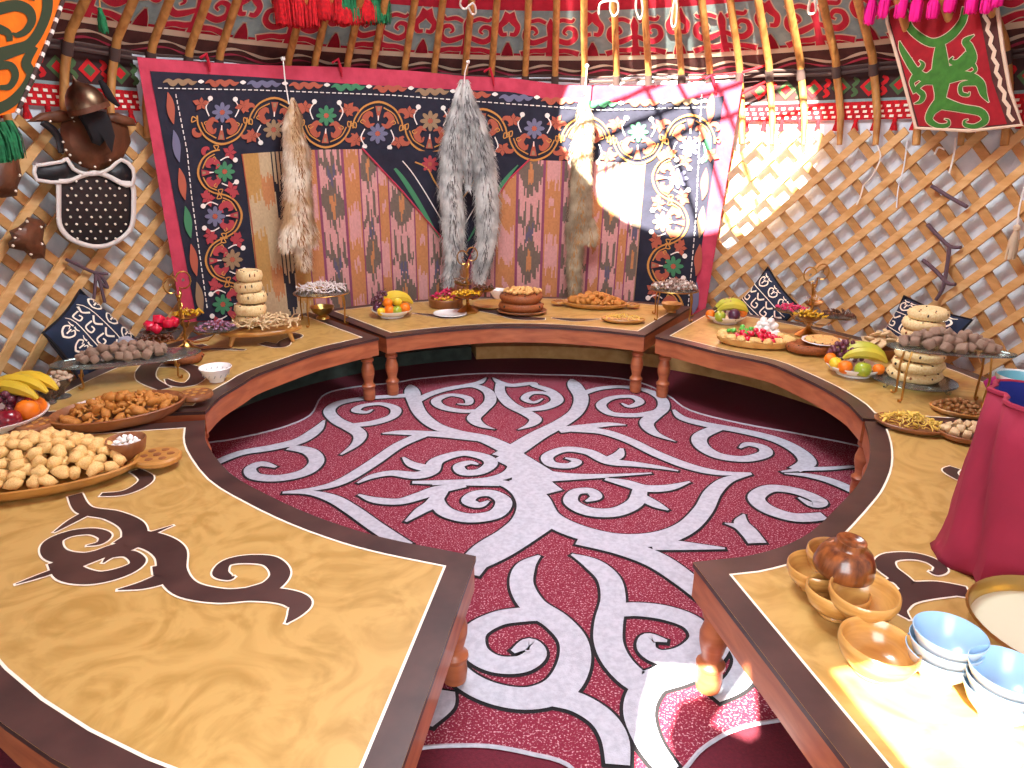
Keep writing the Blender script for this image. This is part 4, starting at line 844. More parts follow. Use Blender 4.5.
# ------------------------------------------------------------------ cushions
def cushion(label, C4, th, mirror=1):
    C4 = [Vector(p) for p in C4]; O = sum(C4, Vector()) / 4; nrm = (C4[1] - C4[3]).cross(C4[0] - C4[2]).normalized()
    if nrm.dot(Vector((CX, CY, .8)) - O) < 0: nrm = -nrm
    def S(a, e, o, side=1):                  # a, e in -1..1 ; corners top, left, bottom, right
        u, v = (a + 1) / 2, (e + 1) / 2; p = C4[1] * (1 - u) * (1 - v) + C4[2] * u * (1 - v) + C4[3] * u * v + C4[0] * (1 - u) * v
        pin = (O - p) * .10 * ((1 - a * a) * e * e + (1 - e * e) * a * a); k = max(0, (1 - a**4) * (1 - e**4))**.5
        return p + pin + nrm * side * (th * k + o)
    t = thing('cushion', O - Vector((0, 0, .15)), label, 'cushion'); L = t.location; n = 14; b = MB()
    for sd in (1, -1):
        b.add([S(-1 + 2 * i / n, -1 + 2 * j / n, 0, sd) for j in range(n + 1) for i in range(n + 1)], [(j * (n + 1) + i, j * (n + 1) + i + 1, (j + 1) * (n + 1) + i + 1, (j + 1) * (n + 1) + i) for j in range(n) for i in range(n)], 'cushion_navy')
    b.build('pillow', t, L); b = MB(); f = lambda x, y, o: S(x, y, o)
    def rb(L_, m='line_white', o=.004): b.ribbon(L_, f, m, o, sub=5)
    for e in (-.32, .36): rb([(-.95, e, .03), (0, e, .03), (.95, e, .03)])
    for k in range(4):
        x = -.72 + k * .48
        rb([(x - .1, .08, .05), (x - .1, -.2, .05), (x + .12, -.2, .05), (x + .12, -.05, .05), (x, -.05, .05)]); rb([(x - .18, .26, .06), (x, .1, .06), (x + .18, .26, .06)])
    for y0 in (-.66, .68):
        for k in range(3):
            x = -.6 + k * .6
            for sx in (1, -1): rb([(x, y0 - .2, .05), (x + sx * .14, y0 - .12, .05), (x + sx * .2, y0 + .03, .05), (x + sx * .1, y0 + .12, .04), (x + sx * .05, y0 + .02, .02)]); rb([(x + sx * .02, y0 + .2, .05), (x + sx * .12, y0 + .18, .04), (x + sx * .22, y0 + .22, .02)])
            rb([(x, y0 - .1, .05), (x, y0 + .08, .05)])
    b.build('white_pattern', t, L); b = MB(); ed = [S(-1 + 2 * i / 10, -1, 0) for i in range(10)] + [S(1, -1 + 2 * i / 10, 0) for i in range(10)] + [S(1 - 2 * i / 10, 1, 0) for i in range(10)] + [S(-1, 1 - 2 * i / 10, 0) for i in range(10)]
    b.tube(ed, .007, 'felt_black', 6, True); b.build('piping', t, L)
cushion('navy cushion with white ornaments leaning on the left lattice', [WP(80, 290, 2.27), WP(43, 333, 2.22), WP(82, 385, 2.10), WP(138, 340, 2.17)], .07)
cushion('navy and white patterned cushion right of the embroidered hanging', [WP(768, 267, 2.30), WP(729, 312, 2.24), WP(768, 345, 2.12), WP(800, 308, 2.2)], .06)
cushion('navy cushion behind the tall bread stack on the right', [WP(904, 296, 2.30), WP(878, 340, 2.2), WP(932, 378, 2.13), WP(972, 320, 2.24)], .06)

# ------------------------------------------------------------------ food and dishes on the tables
CACHE = {}
def mesh_of(key, fn):
    if key not in CACHE: b = MB(); fn(b); o = b.build(key[0], ang=75); CACHE[key] = o.data; bpy.data.objects.remove(o)
    return CACHE[key]
def obj(name, me, loc, label, cat, group=None, rot=(0, 0, 0), sc=1.0, parent=None):
    o = bpy.data.objects.new(name, me); scn.collection.objects.link(o); put(o, loc, rot, sc)
    if parent is not None: o.parent = parent; return o
    return tag(o, label, cat, group)
class Spot:                                  # a place on the table: a = right as seen from the door, b = away, h = up
    def __init__(s, u, v, z=TZ):
        s.x, s.y = TP(u, v, z); s.z = z; d = math.hypot(s.x, s.y); s.ey = (s.x / d, s.y / d); s.ex = (s.y / d, -s.x / d); s.s = pxm(u, v, z); s.loc = Vector((s.x, s.y, z)); s.rz = math.atan2(s.ex[1], s.ex[0])
    def at(s, a, b, h=0): return Vector((s.x + s.ex[0] * a + s.ey[0] * b, s.y + s.ex[1] * a + s.ey[1] * b, s.z + h))
def heap(name, keys, fn, c, ra, rb, rz, z0, hgt, size, n, label, cat, group, seed=1, dens=.78, flat=False, rotfree=True, sc=None, shape=1.6):
    r_ = random.Random(seed); acc = []; me = [mesh_of((name, k), lambda b, k=k: fn(b, k)) for k in keys]; ca, sa = math.cos(rz), math.sin(rz)
    for t in range(6000):
        if len(acc) >= n: break
        q = math.sqrt(r_.random()); a = r_.uniform(0, 2 * PI); x, y = q * math.cos(a) * ra, q * math.sin(a) * rb
        lay = r_.choice((1, 1, 1, .55)); z = z0 + size * .42 + max(hgt - size * .5, 0) * (1 - q**shape) * lay
        p = Vector((c[0] + x * ca - y * sa, c[1] + x * sa + y * ca, z))
        if all((p - k).length > size * dens for k in acc): acc.append(p)
    for p in acc:
        rt = (r_.uniform(-.7, .7), r_.uniform(-.7, .7), r_.uniform(0, 6.28)) if not flat else (r_.uniform(-.2, .2), r_.uniform(-.2, .2), r_.uniform(0, 6.28))
        obj(name, r_.choice(me), p, label, cat, group, rt, size * r_.uniform(.88, 1.12))
    return acc
def lump(m, r=(.5, .42, .36), amp=.35, fr=1.6, sub=2): return lambda b, k: b.ball((0, 0, 0), r, m, sub, amp, fr, k)
def cubes(m, amp=.0):
    def f(b, k):
        r_ = random.Random(k); bm = bmesh.new(); bmesh.ops.create_cube(bm, size=.72)
        for v in bm.verts: v.co += Vector([r_.uniform(-.09, .09) for _ in range(3)])
        bmesh.ops.bevel(bm, geom=bm.edges[:], offset=.09, segments=1, affect='EDGES'); bm.verts.index_update(); b.add([v.co.copy() for v in bm.verts], [[v.index for v in fc.verts] for fc in bm.faces], m); bm.free()
    return f
def sweet(m):                                # wrapped sweet: round middle with two twisted ends
    def f(b, k): b.ball((0, 0, 0), (.36, .26, .24), m, 1, .2, 2, k); b.lathe([(.04, .3), (.16, .52), (.02, .5)], m, (0, 0, 0), 6, Matrix.Rotation(PI / 2, 3, 'Y')); b.lathe([(.04, .3), (.16, .52), (.02, .5)], m, (0, 0, 0), 6, Matrix.Rotation(-PI / 2, 3, 'Y'))
    return f
def strip_(m):
    def f(b, k):
        r_ = random.Random(k); P = [(-.5 + .25 * i, .1 * math.sin(i * 1.7 + k), .08 * math.cos(i * 2.1 + k)) for i in range(5)]; b.tube(P, [.05, .075, .07, .075, .05], m, 6, flat=.45)
    return f
def curl(m):
    def f(b, k): P = [(.34 * math.cos(t) * (1 - .1 * k), .3 * math.sin(t), .12 * math.sin(t * 2 + k)) for t in [i * .75 for i in range(8)]]; b.tube(P, [.07, .14, .16, .15, .16, .14, .1, .06], m, 7)
    return f

def white_plate(label, S, r, name='fruit_bowl', h=.045, m='china'):
    b = MB(); b.lathe([(0, .004), (r * .5, .002), (r * .52, 0), (r * .6, 0), (r * .6, .008), (r * .8, h * .45), (r, h), (r * 1.005, h + .004), (r * .97, h + .004), (r * .78, h * .55), (r * .55, .012), (0, .012)], m, seg=40)
    o = b.build(name, None); o.location = S.loc; return tag(o, label, 'bowl')
def wood_tray(label, S, ra, rb, rz, handles=(1, -1), h=.035, m='dish_wood', name='wooden_tray', carved=True):
    t = thing(name, S.loc, label, 'tray', rz=rz); b = MB(); b.lathe([(0, .004), (.6, 0), (.86, .006), (.97, .6 * h), (1.0, h), (.97, h + .003), (.93, h * .92), (.84, .014), (0, .012)], m, seg=44, mx=Matrix.Diagonal((ra, rb, 1)).to_3x3()); b.build('tray_body', t)
    for sg in handles:
        b = MB(); hl = rb * .42; c = sg * (ra + hl * .55)
        b.lathe([(0, h * .45), (.9, h * .45), (1, h * .6), (1, h * .85), (.92, h), (0, h)], m, (c, 0, 0), 20, Matrix.Diagonal((hl, hl * .95, 1)).to_3x3())
        if carved:
            for k in range(6): a = k * PI / 3; b.ball((c + hl * .55 * math.cos(a), hl * .55 * math.sin(a), h), (hl * .2, hl * .17, .005), 'dish_light' if m == 'dish_wood' else 'dish_wood', 1)
            b.ball((c, 0, h), (hl * .2, hl * .2, .006), 'dish_light' if m == 'dish_wood' else 'dish_wood', 1)
        b.build('handle', t)
    return t
def glass_stand(label, S, ra, rb, rz, H, legs, metal='gold', name='glass_stand', seg=36):
    t = thing(name, S.loc, label, 'cake stand', rz=rz); b = MB(); b.lathe([(0, H), (.96, H), (1, H + .003), (1, H + .008), (.96, H + .008), (0, H + .006)], 'glass', seg=seg, mx=Matrix.Diagonal((ra, rb, 1)).to_3x3()); b.build('glass_plate', t)
    b = MB(); b.tube([(ra * 1.0 * math.cos(2 * PI * i / 40), rb * math.sin(2 * PI * i / 40), H + .004) for i in range(40)], .0035, metal if ra < .2 else 'glass', 6, True); b.build('rim', t)
    for a in legs:
        x, y = ra * .86 * math.cos(a), rb * .86 * math.sin(a); dx, dy = math.cos(a), math.sin(a)
        b = MB(); b.tube([(x, y, H), (x + dx * .012, y + dy * .012, H * .6), (x + dx * .006, y + dy * .006, .012), (x + dx * .014, y + dy * .014, .004), (x + dx * .026, y + dy * .026, .006), (x + dx * .028, y + dy * .028, .016)], .0042, metal, 6); b.build('leg', t)
    return t
# fruit
def fruit_mesh(kind):
    def f(b):
        if kind[0] == 'apple':
            P = [(0, -.40), (.12, -.44), (.3, -.42), (.46, -.22), (.5, .02), (.46, .24), (.32, .4), (.16, .43), (.06, .36), (0, .30)]; b.lathe(P, kind[1], seg=18)
        elif kind[0] == 'orange': b.lathe([(0, -.47), (.15, -.46), (.34, -.35), (.47, -.14), (.495, .05), (.42, .28), (.28, .41), (.1, .465), (.03, .45), (0, .45)], kind[1], seg=18)
        elif kind[0] == 'plum': b.ball((0, 0, 0), (.48, .48, .5), kind[1], 2, .04, 1)
    return f
def fruit(name, kind, S, a, b_, h, d, label, tilt=(.2, .1)):
    o = obj(name, mesh_of((name,) + kind, fruit_mesh(kind)), S.at(a, b_, h), label, 'fruit', None, (tilt[0], tilt[1], rnd.uniform(0, 6)), d)
    if kind[0] == 'apple': obj('stem', mesh_of(('stem',), lambda b: b.tube([(0, 0, .3), (.01, 0, .42), (.05, 0, .52)], [.025, .02, .03], 'stem', 5)), (0, 0, 0), '', '', parent=o)
    elif kind[0] == 'orange': obj('calyx', mesh_of(('calyx',), lambda b: b.ball((0, 0, .455), (.05, .05, .02), 'stem', 1)), (0, 0, 0), '', '', parent=o)
    return o
def banana_bunch(label, S, a, b_, h, n, L, m, rz=0.0, fan=.16, lift=0.0):
    t = thing('banana_bunch', S.at(a, b_, h), label, 'fruit', rz=S.rz + rz)
    for k in range(n):
        q = (k - (n - 1) / 2); P = []
        for i in range(9):
            th = -1.0 + 2.0 * i / 8; P.append((L * .55 * math.sin(th), q * .042 + q * .012 * math.cos(th), L * .42 * (math.cos(th) - .55) - abs(q) * .006 + q * lift))
        b = MB(); b.tube(P, [.007, .015, .022, .025, .026, .025, .022, .015, .007], m, 7); b.build('banana', t)
        b = MB(); b.tube([P[0], tuple(2 * p - c for p, c in zip(P[0], P[1]))], [.007, .006], 'banana_tip', 6); b.build('stalk', t)
    return t
def grape_bunch(label, S, a, b_, h, ra, rb, rh, n, m, d=.022, seed=1):
    t = thing('grape_bunch', S.at(a, b_, h), label, 'fruit', rz=S.rz); r_ = random.Random(seed); me = mesh_of(('grape', m), lambda b: b.ball((0, 0, 0), (.5, .5, .56), m, 2)); acc = []
    for _ in range(3000):
        if len(acc) >= n: break
        v = Vector((r_.gauss(0, 1), r_.gauss(0, 1), abs(r_.gauss(0, 1)))).normalized(); p = Vector((v.x * ra, v.y * rb, v.z * rh)) * r_.choice((1, 1, .7))
        if all((p - q).length > d * .8 for q in acc): acc.append(p)
    for p in acc: obj('grape', me, p, '', '', None, (r_.uniform(-1, 1), r_.uniform(-1, 1), 0), d * r_.uniform(.9, 1.1), t)
    b = MB(); b.tube([(0, 0, rh), (.005, 0, rh + .012), (.015, .004, rh + .02)], .0025, 'stem', 5); b.build('stem', t)
    return t
def nan_mesh(k, m='nan_crust'):
    def f(b):
        b.lathe([(0, -.11), (.6, -.13), (.9, -.10), (1.0, .02), (.94, .13), (.75, .17), (.5, .13), (.25, .08), (0, .075)], m, seg=26, wob=lambda a: .03 * math.sin(3 * a + k) + .015 * math.sin(7 * a + 2 * k))
        r_ = random.Random(k)
        for i in range(16):
            a = i * .39 + r_.uniform(0, .2); rr = r_.choice((.55, .85, .97)); b.ball((rr * math.cos(a), rr * math.sin(a), .155 if rr < .9 else .06), (.05, .05, .02 if rr < .9 else .05), 'seed' if i % 3 else 'nan_dark', 1)
    return f
def nan_stack(S, a, b_, h, n, r, step, labels, group, m='nan_crust', taper=1.0, seed=1):
    r_ = random.Random(seed)
    for i in range(n): obj('flat_bread', mesh_of(('flat_bread', m, i % 4), nan_mesh(i % 4, m)), S.at(a + r_.uniform(-.008, .008), b_ + r_.uniform(-.008, .008), h + step * (i + .5)), labels[i] if isinstance(labels, list) else labels, 'bread', group, (r_.uniform(-.05, .05), r_.uniform(-.05, .05), r_.uniform(0, 6)), (r * taper**i, r * taper**i, step * 3.3))
def gold_stand(label, S, H, dishes, curls=True, metal='gold'):
    t = thing('tiered_stand', S.loc, label, 'stand', rz=S.rz)
    b = MB(); b.lathe([(0, 0), (.06, 0), (.064, .006), (.05, .018), (.03, .03), (.014, .045), (.01, .06), (0, .06)], metal, seg=20, wob=lambda a: .08 * math.sin(6 * a)); b.build('base', t)
    b = MB(); b.tube([(0, 0, .04), (.004, 0, H * .3), (-.004, 0, H * .5), (0, 0, H * .7)], .0065, metal, 8)
    b.tube([(.008 * math.cos(i * .9), .008 * math.sin(i * .9), .05 + i * H * .021) for i in range(30)], .0035, metal, 5); b.build('stem', t)
    for a, bb, z, r, m in dishes:
        ang_ = math.atan2(bb, a); d = math.hypot(a, bb); rz_ = Matrix.Rotation(ang_, 3, 'Z'); b = MB()
        b.lathe([(0, 0), (.7, .004), (1, .016), (1, .019), (.7, .008), (0, .004)], m, (a, bb, z), 24, rz_ @ Matrix.Diagonal((r * 1.25, r * .85, 1)).to_3x3(), wob=lambda q: .05 * math.cos(q * 2) + .04 * math.cos(q * 10)); o = b.build('leaf_dish', t); o['label'] = 'shallow leaf-shaped dish'
        if d > .02:
            b = MB(); e = (a / d, bb / d); b.tube([(0, 0, z - .02), (e[0] * d * .3, e[1] * d * .3, z - .04), (e[0] * d * .7, e[1] * d * .7, z - .035), (a, bb, z)], .0035, metal, 6); b.build('branch', t)
    if curls:
        for sx in (1, -1):
            c = (sx * .028, 0, H * .84 + sx * .01); b = MB(); b.tube([(0, 0, H * .62), (sx * .012, 0, H * .7)] + [(c[0] + .032 * math.cos(q) * sx, .004 * math.sin(q * 2), c[2] + .04 * math.sin(q)) for q in [-2.2 + i * .5 for i in range(11)]], .0038, metal, 6); b.build('finial_loop', t)
            b = MB(); b.ball((c[0], 0, c[2]), .008, 'steel', 1); b.build('finial_bead', t)
    return t

# ---- left front table
S = Spot(28, 481); P0, P1 = TP(-60, 496), TP(152, 472); rz = math.atan2(P1[1] - P0[1], P1[0] - P0[0])
wood_tray('long pale wooden platter piled with puffed dough at the left front', S, .315, .165, rz, (1,), .04, 'dish_light')
heap('fried_dough', range(5), lump('dough', (.52, .42, .36), .5, 1.3), TP(34, 476), .265, .14, rz, TZ + .014, .115, .046, 240, 'puffed golden dough piece heaped on the long pale platter', 'dough', 'puffed dough on the platter', 4, .62)
S2 = Spot(127, 466, TZ); b = MB(); b.lathe([(0, 0), (.03, 0), (.034, .004), (.05, .025), (.058, .06), (.056, .064), (.052, .06), (.044, .03), (.02, .012), (0, .01)], 'dish_wood', seg=28)
o = b.build('sugar_bowl'); o.location = S2.at(.01, .02, .02); tag(o, 'small brown wooden bowl of sugar cubes on the dough platter', 'bowl')
heap('sugar_cube', range(3), cubes('sugar'), S2.at(.01, .02)[:2], .04, .04, 0, TZ + .055, .035, .017, 26, 'white sugar cube in the small brown bowl', 'sugar', 'sugar cubes', 5)
S = Spot(-3, 430); white_plate('white fruit bowl at the left edge with bananas, grapes and oranges', S, .165, h=.055)
banana_bunch('ripe yellow bananas lying over the fruit at the left edge', S, .09, .03, .115, 3, .22, 'banana', -.75, .16)
grape_bunch('dark grapes heaped beside bananas at the left edge', S, .01, .0, .075, .095, .07, .085, 60, 'grape', .026, 2)
fruit('orange', ('orange', 'orange'), S, .095, -.075, .075, .075, 'orange in the left-edge bowl, right of the red apple')
fruit('orange', ('orange', 'orange'), S, -.03, -.085, .095, .075, 'orange cut by the left edge of the photo')
fruit('orange', ('orange', 'orange'), S, .125, .0, .06, .07, 'orange tucked under the banana tips at the left edge')
fruit('apple', ('apple', 'apple_red'), S, .035, -.105, .06, .085, 'dark red apple at the front of the left-edge fruit bowl')
fruit('apple', ('apple', 'apple_red'), S, -.055, -.1, .055, .08, 'dark red apple partly outside the left edge')
fruit('apple', ('apple', 'apple_red'), S, .085, -.02, .085, .065, 'red apple between the grapes and the banana tips')
S = Spot(-2, 470); t = thing('jar', S.at(-.005, .03), 'black jar with a yellow band cut by the left edge', 'jar'); b = MB(); b.lathe([(0, 0), (.038, 0), (.042, .006), (.042, .05), (.036, .058), (0, .058)], 'black_plastic', seg=24); b.build('jar_body', t)
b = MB(); b.lathe([(.0425, .03), (.0432, .03), (.0432, .05), (.0425, .05)], 'label_yellow', seg=24, caps=False); b.build('band', t); b = MB(); b.lathe([(.034, .058), (.036, .062), (.036, .09), (.03, .1), (0, .1)], 'china', seg=20); b.build('lid', t)
S = Spot(122, 418); P0, P1 = TP(60, 430), TP(186, 405); rz = math.atan2(P1[1] - P0[1], P1[0] - P0[0])
wood_tray('carved brown wooden tray of fried twists with handles at both ends on the left', S, .225, .15, rz, (1, -1), .045)
heap('fried_twist', range(6), lambda b, k: (curl('fried') if k < 3 else lump('fried', (.58, .42, .36), .55, 1.8))(b, k), S.loc, .18, .112, rz, TZ + .014, .075, .042, 150, 'crisp fried dough twist in the carved brown tray on the left', 'pastry', 'fried twists on the left tray', 6, .6)
for i, (u, v, lab) in enumerate(((62, 397, 'amber glass footed bowl of grey curd balls behind the fruit'), (49, 403, 'smaller amber glass bowl of white curd balls by the banana tips'))):
    S = Spot(u, v); r = (.055, .045)[i]; b = MB(); b.lathe([(0, 0), (r * .6, 0), (r * .55, .006), (.012, .012), (.012, .03), (r * .6, .045), (r, .08), (r * .95, .081), (r * .5, .05), (0, .046)], 'glass_amber', seg=26); o = b.build('glass_bowl'); o.location = S.loc; tag(o, lab, 'bowl')
    heap('curd_ball', (0, 1, 2), lump(('kurt', 'candy_white')[i], (.5, .47, .42), .25), S.loc[:2], r * .8, r * .8, 0, TZ + .06, .045, .026, 16, ('greyish dried curd ball in the amber glass bowl', 'white dried curd ball in the smaller amber bowl')[i], 'curd', ('grey curd balls', 'white curd balls')[i], 7 + i)
# raised glass tray of brown lumps
S = Spot(128, 359, TZ + .085); S.z = TZ; S.loc = Vector((S.x, S.y, TZ)); P0, P1 = TP(54, 366, TZ + .085), TP(204, 351, TZ + .085); rz = math.atan2(P1[1] - P0[1], P1[0] - P0[0]); hl = math.hypot(P1[0] - P0[0], P1[1] - P0[1]) / 2
glass_stand('long raised glass tray of brown lumps on gold legs by the left cushion', S, hl, hl * .42, rz, .085, (-.75, -2.3, .8, 2.4), name='glass_tray')
heap('halva_lump', range(4), cubes('halva'), S.at(-.01, 0)[:2], hl * .62, hl * .24, rz, TZ + .093, .06, .042, 85, 'crumbly brown lump on the raised glass tray on the left', 'sweet', 'brown lumps on the left tray', 9, .72)
b = MB(); b.ball((0, 0, .03), (.06, .045, .035), 'felt_white', 2, .5, 2, 3); o = b.build('napkin'); o.location = Spot(126, 352).at(0, .05); tag(o, 'crumpled white napkin behind the raised tray on the left', 'napkin')
S = Spot(217, 381); b = MB(); b.lathe([(0, 0), (.03, 0), (.031, .008), (.034, .012), (.052, .035), (.066, .062), (.064, .064), (.05, .036), (.03, .016), (0, .014)], 'china', seg=32)
t = thing('china_bowl', S.loc, 'small white patterned china bowl standing alone at the left inner edge', 'bowl'); b.build('bowl_body', t); b = MB()
for k in range(14): a = k * PI / 7; c = Vector((.052 * math.cos(a), .052 * math.sin(a), .036)); b.tube([c + Vector((0, 0, .012)), c * 1.01 + Vector((-math.sin(a), math.cos(a), 0)) * .006, c + Vector((0, 0, -.01))], .0016, 'china_print', 4)
b.build('printed_pattern', t)
# ---- left back table
S = Spot(181, 352); nan_stack(Spot(186, 360), .0, -.03, 0, 1, .085, .04, 'round dark brown bread below the gold stand on the left', None, 'nan_dark')
S = Spot(187, 352); gold_stand('gold tiered stand with looped finials and sweets on the left', S, .40, [(-.10, .0, .10, .065, 'glass_amber'), (-.13, -.07, .07, .07, 'dish_wood'), (.14, -.02, .085, .075, 'glass_amber'), (.03, .06, .15, .065, 'gold')])
heap('red_sweet', range(3), cubes('candy_red'), S.at(-.09, 0)[:2], .08, .05, S.rz, TZ + .115, .06, .05, 18, 'shiny red wrapped sweet on the gold stand on the left', 'sweet', 'red sweets on the left stand', 11)
heap('brown_sweet', range(3), sweet('candy_brown'), S.at(-.13, -.07)[:2], .08, .05, S.rz, TZ + .085, .03, .03, 30, 'small brown sweet on the lowest leaf of the left stand', 'sweet', 'brown sweets on the left stand', 12)
heap('purple_sweet', range(3), sweet('candy_purple'), S.at(.14, -.02)[:2], .085, .055, S.rz, TZ + .10, .045, .028, 45, 'purple and white sweet on the right leaf of the left stand', 'sweet', 'purple sweets on the left stand', 13)
heap('toffee', range(3), sweet('candy_yellow'), S.at(.03, .06)[:2], .07, .045, S.rz, TZ + .165, .03, .028, 26, 'golden toffee on the top leaf of the left stand', 'sweet', 'toffees on the left stand', 14)
S = Spot(262, 341); t = thing('wooden_stand', S.loc, 'low wooden board on splayed legs with pastry strips and a bread stack', 'board', rz=S.rz)
b = MB(); b.lathe([(0, .05), (.96, .05), (1, .056), (1, .066), (.97, .07), (0, .07)], 'dish_light', seg=36, mx=Matrix.Diagonal((.20, .11, 1)).to_3x3()); b.build('board', t)
for x, y in ((-.13, -.06), (.13, -.06), (-.13, .06), (.13, .06)): b = MB(); b.tube([(x, y, .052), (x * 1.15, y * 1.2, .003)], [.014, .009], 'dish_light', 8); b.build('leg', t)
heap('pastry_strip', range(6), strip_('strip'), S.at(.03, -.02)[:2], .16, .09, S.rz, TZ + .07, .075, .065, 110, 'thin pale pastry strip on the low wooden board on the left', 'pastry', 'pastry strips on the board', 15, .3)
nan_stack(S, -.03, .045, .075, 5, .085, .056, ['seeded bread %s of the five-high stack on the left' % q for q in ('at the bottom', 'second from the bottom', 'in the middle', 'second from the top', 'on top')], 'bread stack on the left', 'nan_pale', .93, 3)
S = Spot(324, 322); glass_stand('round glass stand of white sweets on gold legs, left of the back table', S, .15, .145, S.rz, .165, (-2.2, -.6, .5, 2.6))
heap('white_sweet', range(4), strip_('candy_white'), S.loc[:2], .13, .125, 0, TZ + .173, .055, .05, 110, 'sugar-white stick sweet on the round glass stand at the left', 'sweet', 'white sweets on the stand', 17, .42)
b = MB(); b.lathe([(0, 0), (.05, 0), (.045, .01), (.03, .02), (.07, .05), (.085, .085), (.08, .085), (.05, .045), (0, .035)], 'brass', seg=28, wob=lambda a: .02 * math.sin(12 * a)); o = b.build('brass_bowl'); o.location = Spot(323, 318).loc; o.scale = (.8, .8, .8); tag(o, 'brass footed bowl under the round glass stand on the left', 'bowl')
def fruit_dish(u, v, r, lab, where, bm_, apple=True, gm='grape', grapes=40, nb=3):
    S = Spot(u, v); k = r / .12; white_plate(lab, S, r, h=.04)
    banana_bunch('bananas on the fruit bowl ' + where, S, .03 * k, .02 * k, .085 * k, nb, .19 * k, bm_, .15, .16); grape_bunch(('pinkish' if gm == 'grape_pink' else 'dark') + ' grapes on the fruit bowl ' + where, S, -.045 * k if gm != 'grape_pink' else .02, .03 * k, .065 * k, .07 * k, .055 * k, .075 * k, grapes, gm, .021 * k, int(u))
    return S, k
S, k = fruit_dish(392, 316, .118, 'white fruit bowl on the back table, left of the gold stand', 'at the left of the back table', 'banana')
fruit('orange', ('orange', 'orange'), S, -.012, -.075, .05, .062, 'orange at the front of the back table fruit bowl'); fruit('orange', ('orange', 'orange'), S, -.02, -.05, .09, .058, 'darker orange above the front one on the back table')
fruit('orange', ('orange', 'orange'), S, .075, -.05, .055, .066, 'orange at the right of the back table fruit bowl'); fruit('lemon', ('orange', 'lemon'), S, .035, -.035, .095, .062, 'yellow lemon on top of the back table fruit bowl')
fruit('apple', ('apple', 'apple_green'), S, .03, -.08, .05, .056, 'green apple at the front of the back table fruit bowl'); fruit('plum', ('plum', 'plum'), S, -.085, -.03, .055, .05, 'dark plum at the left of the back table fruit bowl'); fruit('lemon', ('orange', 'lemon'), S, -.06, -.075, .045, .05, 'small yellow fruit at the lower left of the back table fruit bowl')
# ---- back table
S = Spot(446, 306); b = MB(); b.lathe([(0, 0), (.10, 0), (.104, .005), (.108, .05), (.104, .054), (.098, .05), (.096, .03), (0, .028)], 'dish_wood', seg=32); o = b.build('wooden_box'); o.location = S.loc; tag(o, 'low round wooden box of pink and yellow sweets on the back table', 'box')
heap('pink_sweet', range(3), sweet('candy_pink'), S.at(0, .02)[:2], .085, .06, S.rz, TZ + .04, .065, .034, 38, 'pink wrapped sweet in the round wooden box', 'sweet', 'pink sweets in the box', 21)
heap('yellow_sweet', range(3), sweet('candy_yellow'), S.at(-.01, -.055)[:2], .075, .03, S.rz, TZ + .035, .035, .034, 16, 'yellow wrapped sweet at the front of the round wooden box', 'sweet', 'yellow sweets in the box', 22)
S = Spot(468, 312); gold_stand('gold tiered stand in the middle of the back table', S, .40, [(-.01, -.05, .10, .075, 'gold'), (.09, .03, .115, .06, 'gold'), (-.03, .05, .15, .055, 'gold')])
heap('yellow_sweet', range(3), sweet('candy_yellow'), S.at(-.01, -.05)[:2], .08, .055, S.rz, TZ + .113, .03, .03, 34, 'yellow sweet on the front leaf of the middle gold stand', 'sweet', 'yellow sweets on the middle stand', 23)
heap('brown_sweet', range(3), sweet('candy_brown'), S.at(.09, .03)[:2], .06, .045, S.rz, TZ + .128, .03, .03, 22, 'dark sweet on the right leaf of the middle gold stand', 'sweet', 'dark sweets on the middle stand', 24)
heap('chocolate', range(3), sweet('choc'), S.at(-.03, .05)[:2], .055, .04, S.rz, TZ + .163, .04, .034, 16, 'chocolate on the top leaf of the middle gold stand', 'sweet', 'chocolates on the middle stand', 25)
b = MB(); b.lathe([(0, 0), (.07, 0), (.10, .012), (.098, .014), (.07, .005), (0, .004)], 'china', seg=28); o = b.build('saucer'); o.location = Spot(450, 315).loc; tag(o, 'flat white saucer in front of the round wooden box', 'plate')
b = MB(); b.lathe([(0, 0), (.09, 0), (.13, .014), (.127, .016), (.09, .006), (0, .005)], 'dish_light', seg=28); o = b.build('bread_plate'); o.location = Spot(493, 306).loc; tag(o, 'flat pale wooden plate behind the bread on the back table', 'plate')
b = MB(); b.lathe([(0, 0), (.025, 0), (.03, .006), (.05, .04), (.056, .06), (.053, .06), (.03, .02), (0, .015)], 'china', seg=24); o = b.build('china_cup'); o.location = Spot(498, 302).at(0, .03, .016); tag(o, 'small white cup between the gold stand and the bread', 'cup')
S = Spot(522, 313); wood_tray('dark wooden plate under the two flat breads on the back table', S, .15, .12, S.rz, (), .02, name='bread_tray', carved=False)
nan_stack(S, 0, 0, .012, 2, .135, .055, ['lower of two brown-edged flat breads on the back table', 'upper of two brown-edged flat breads on the back table'], 'two flat breads', 'nan_dark', .97, 8)
heap('dough_crumb', range(3), lump('nan_crust', (.5, .45, .3), .4), S.at(0, .0)[:2], .11, .09, 0, TZ + .125, .02, .03, 34, 'golden baked bit scattered on the upper flat bread', 'pastry', 'baked bits on the flat bread', 26, .8)
S = Spot(595, 307); wood_tray('wooden tray of fried twists with pointed handles on the back table', S, .205, .11, S.rz - .03, (1, -1), .03, 'dish_light')
heap('fried_twist', range(6), curl('fried'), S.loc[:2], .165, .08, S.rz, TZ + .014, .07, .05, 70, 'fried dough twist in the tray on the back table', 'pastry', 'fried twists on the back table', 27, .6)
S = Spot(623, 322); wood_tray('small flat wooden plate of pale noodle bits at the back table edge', S, .125, .07, S.rz, (), .02, 'dish_light', carved=False, name='wooden_plate')
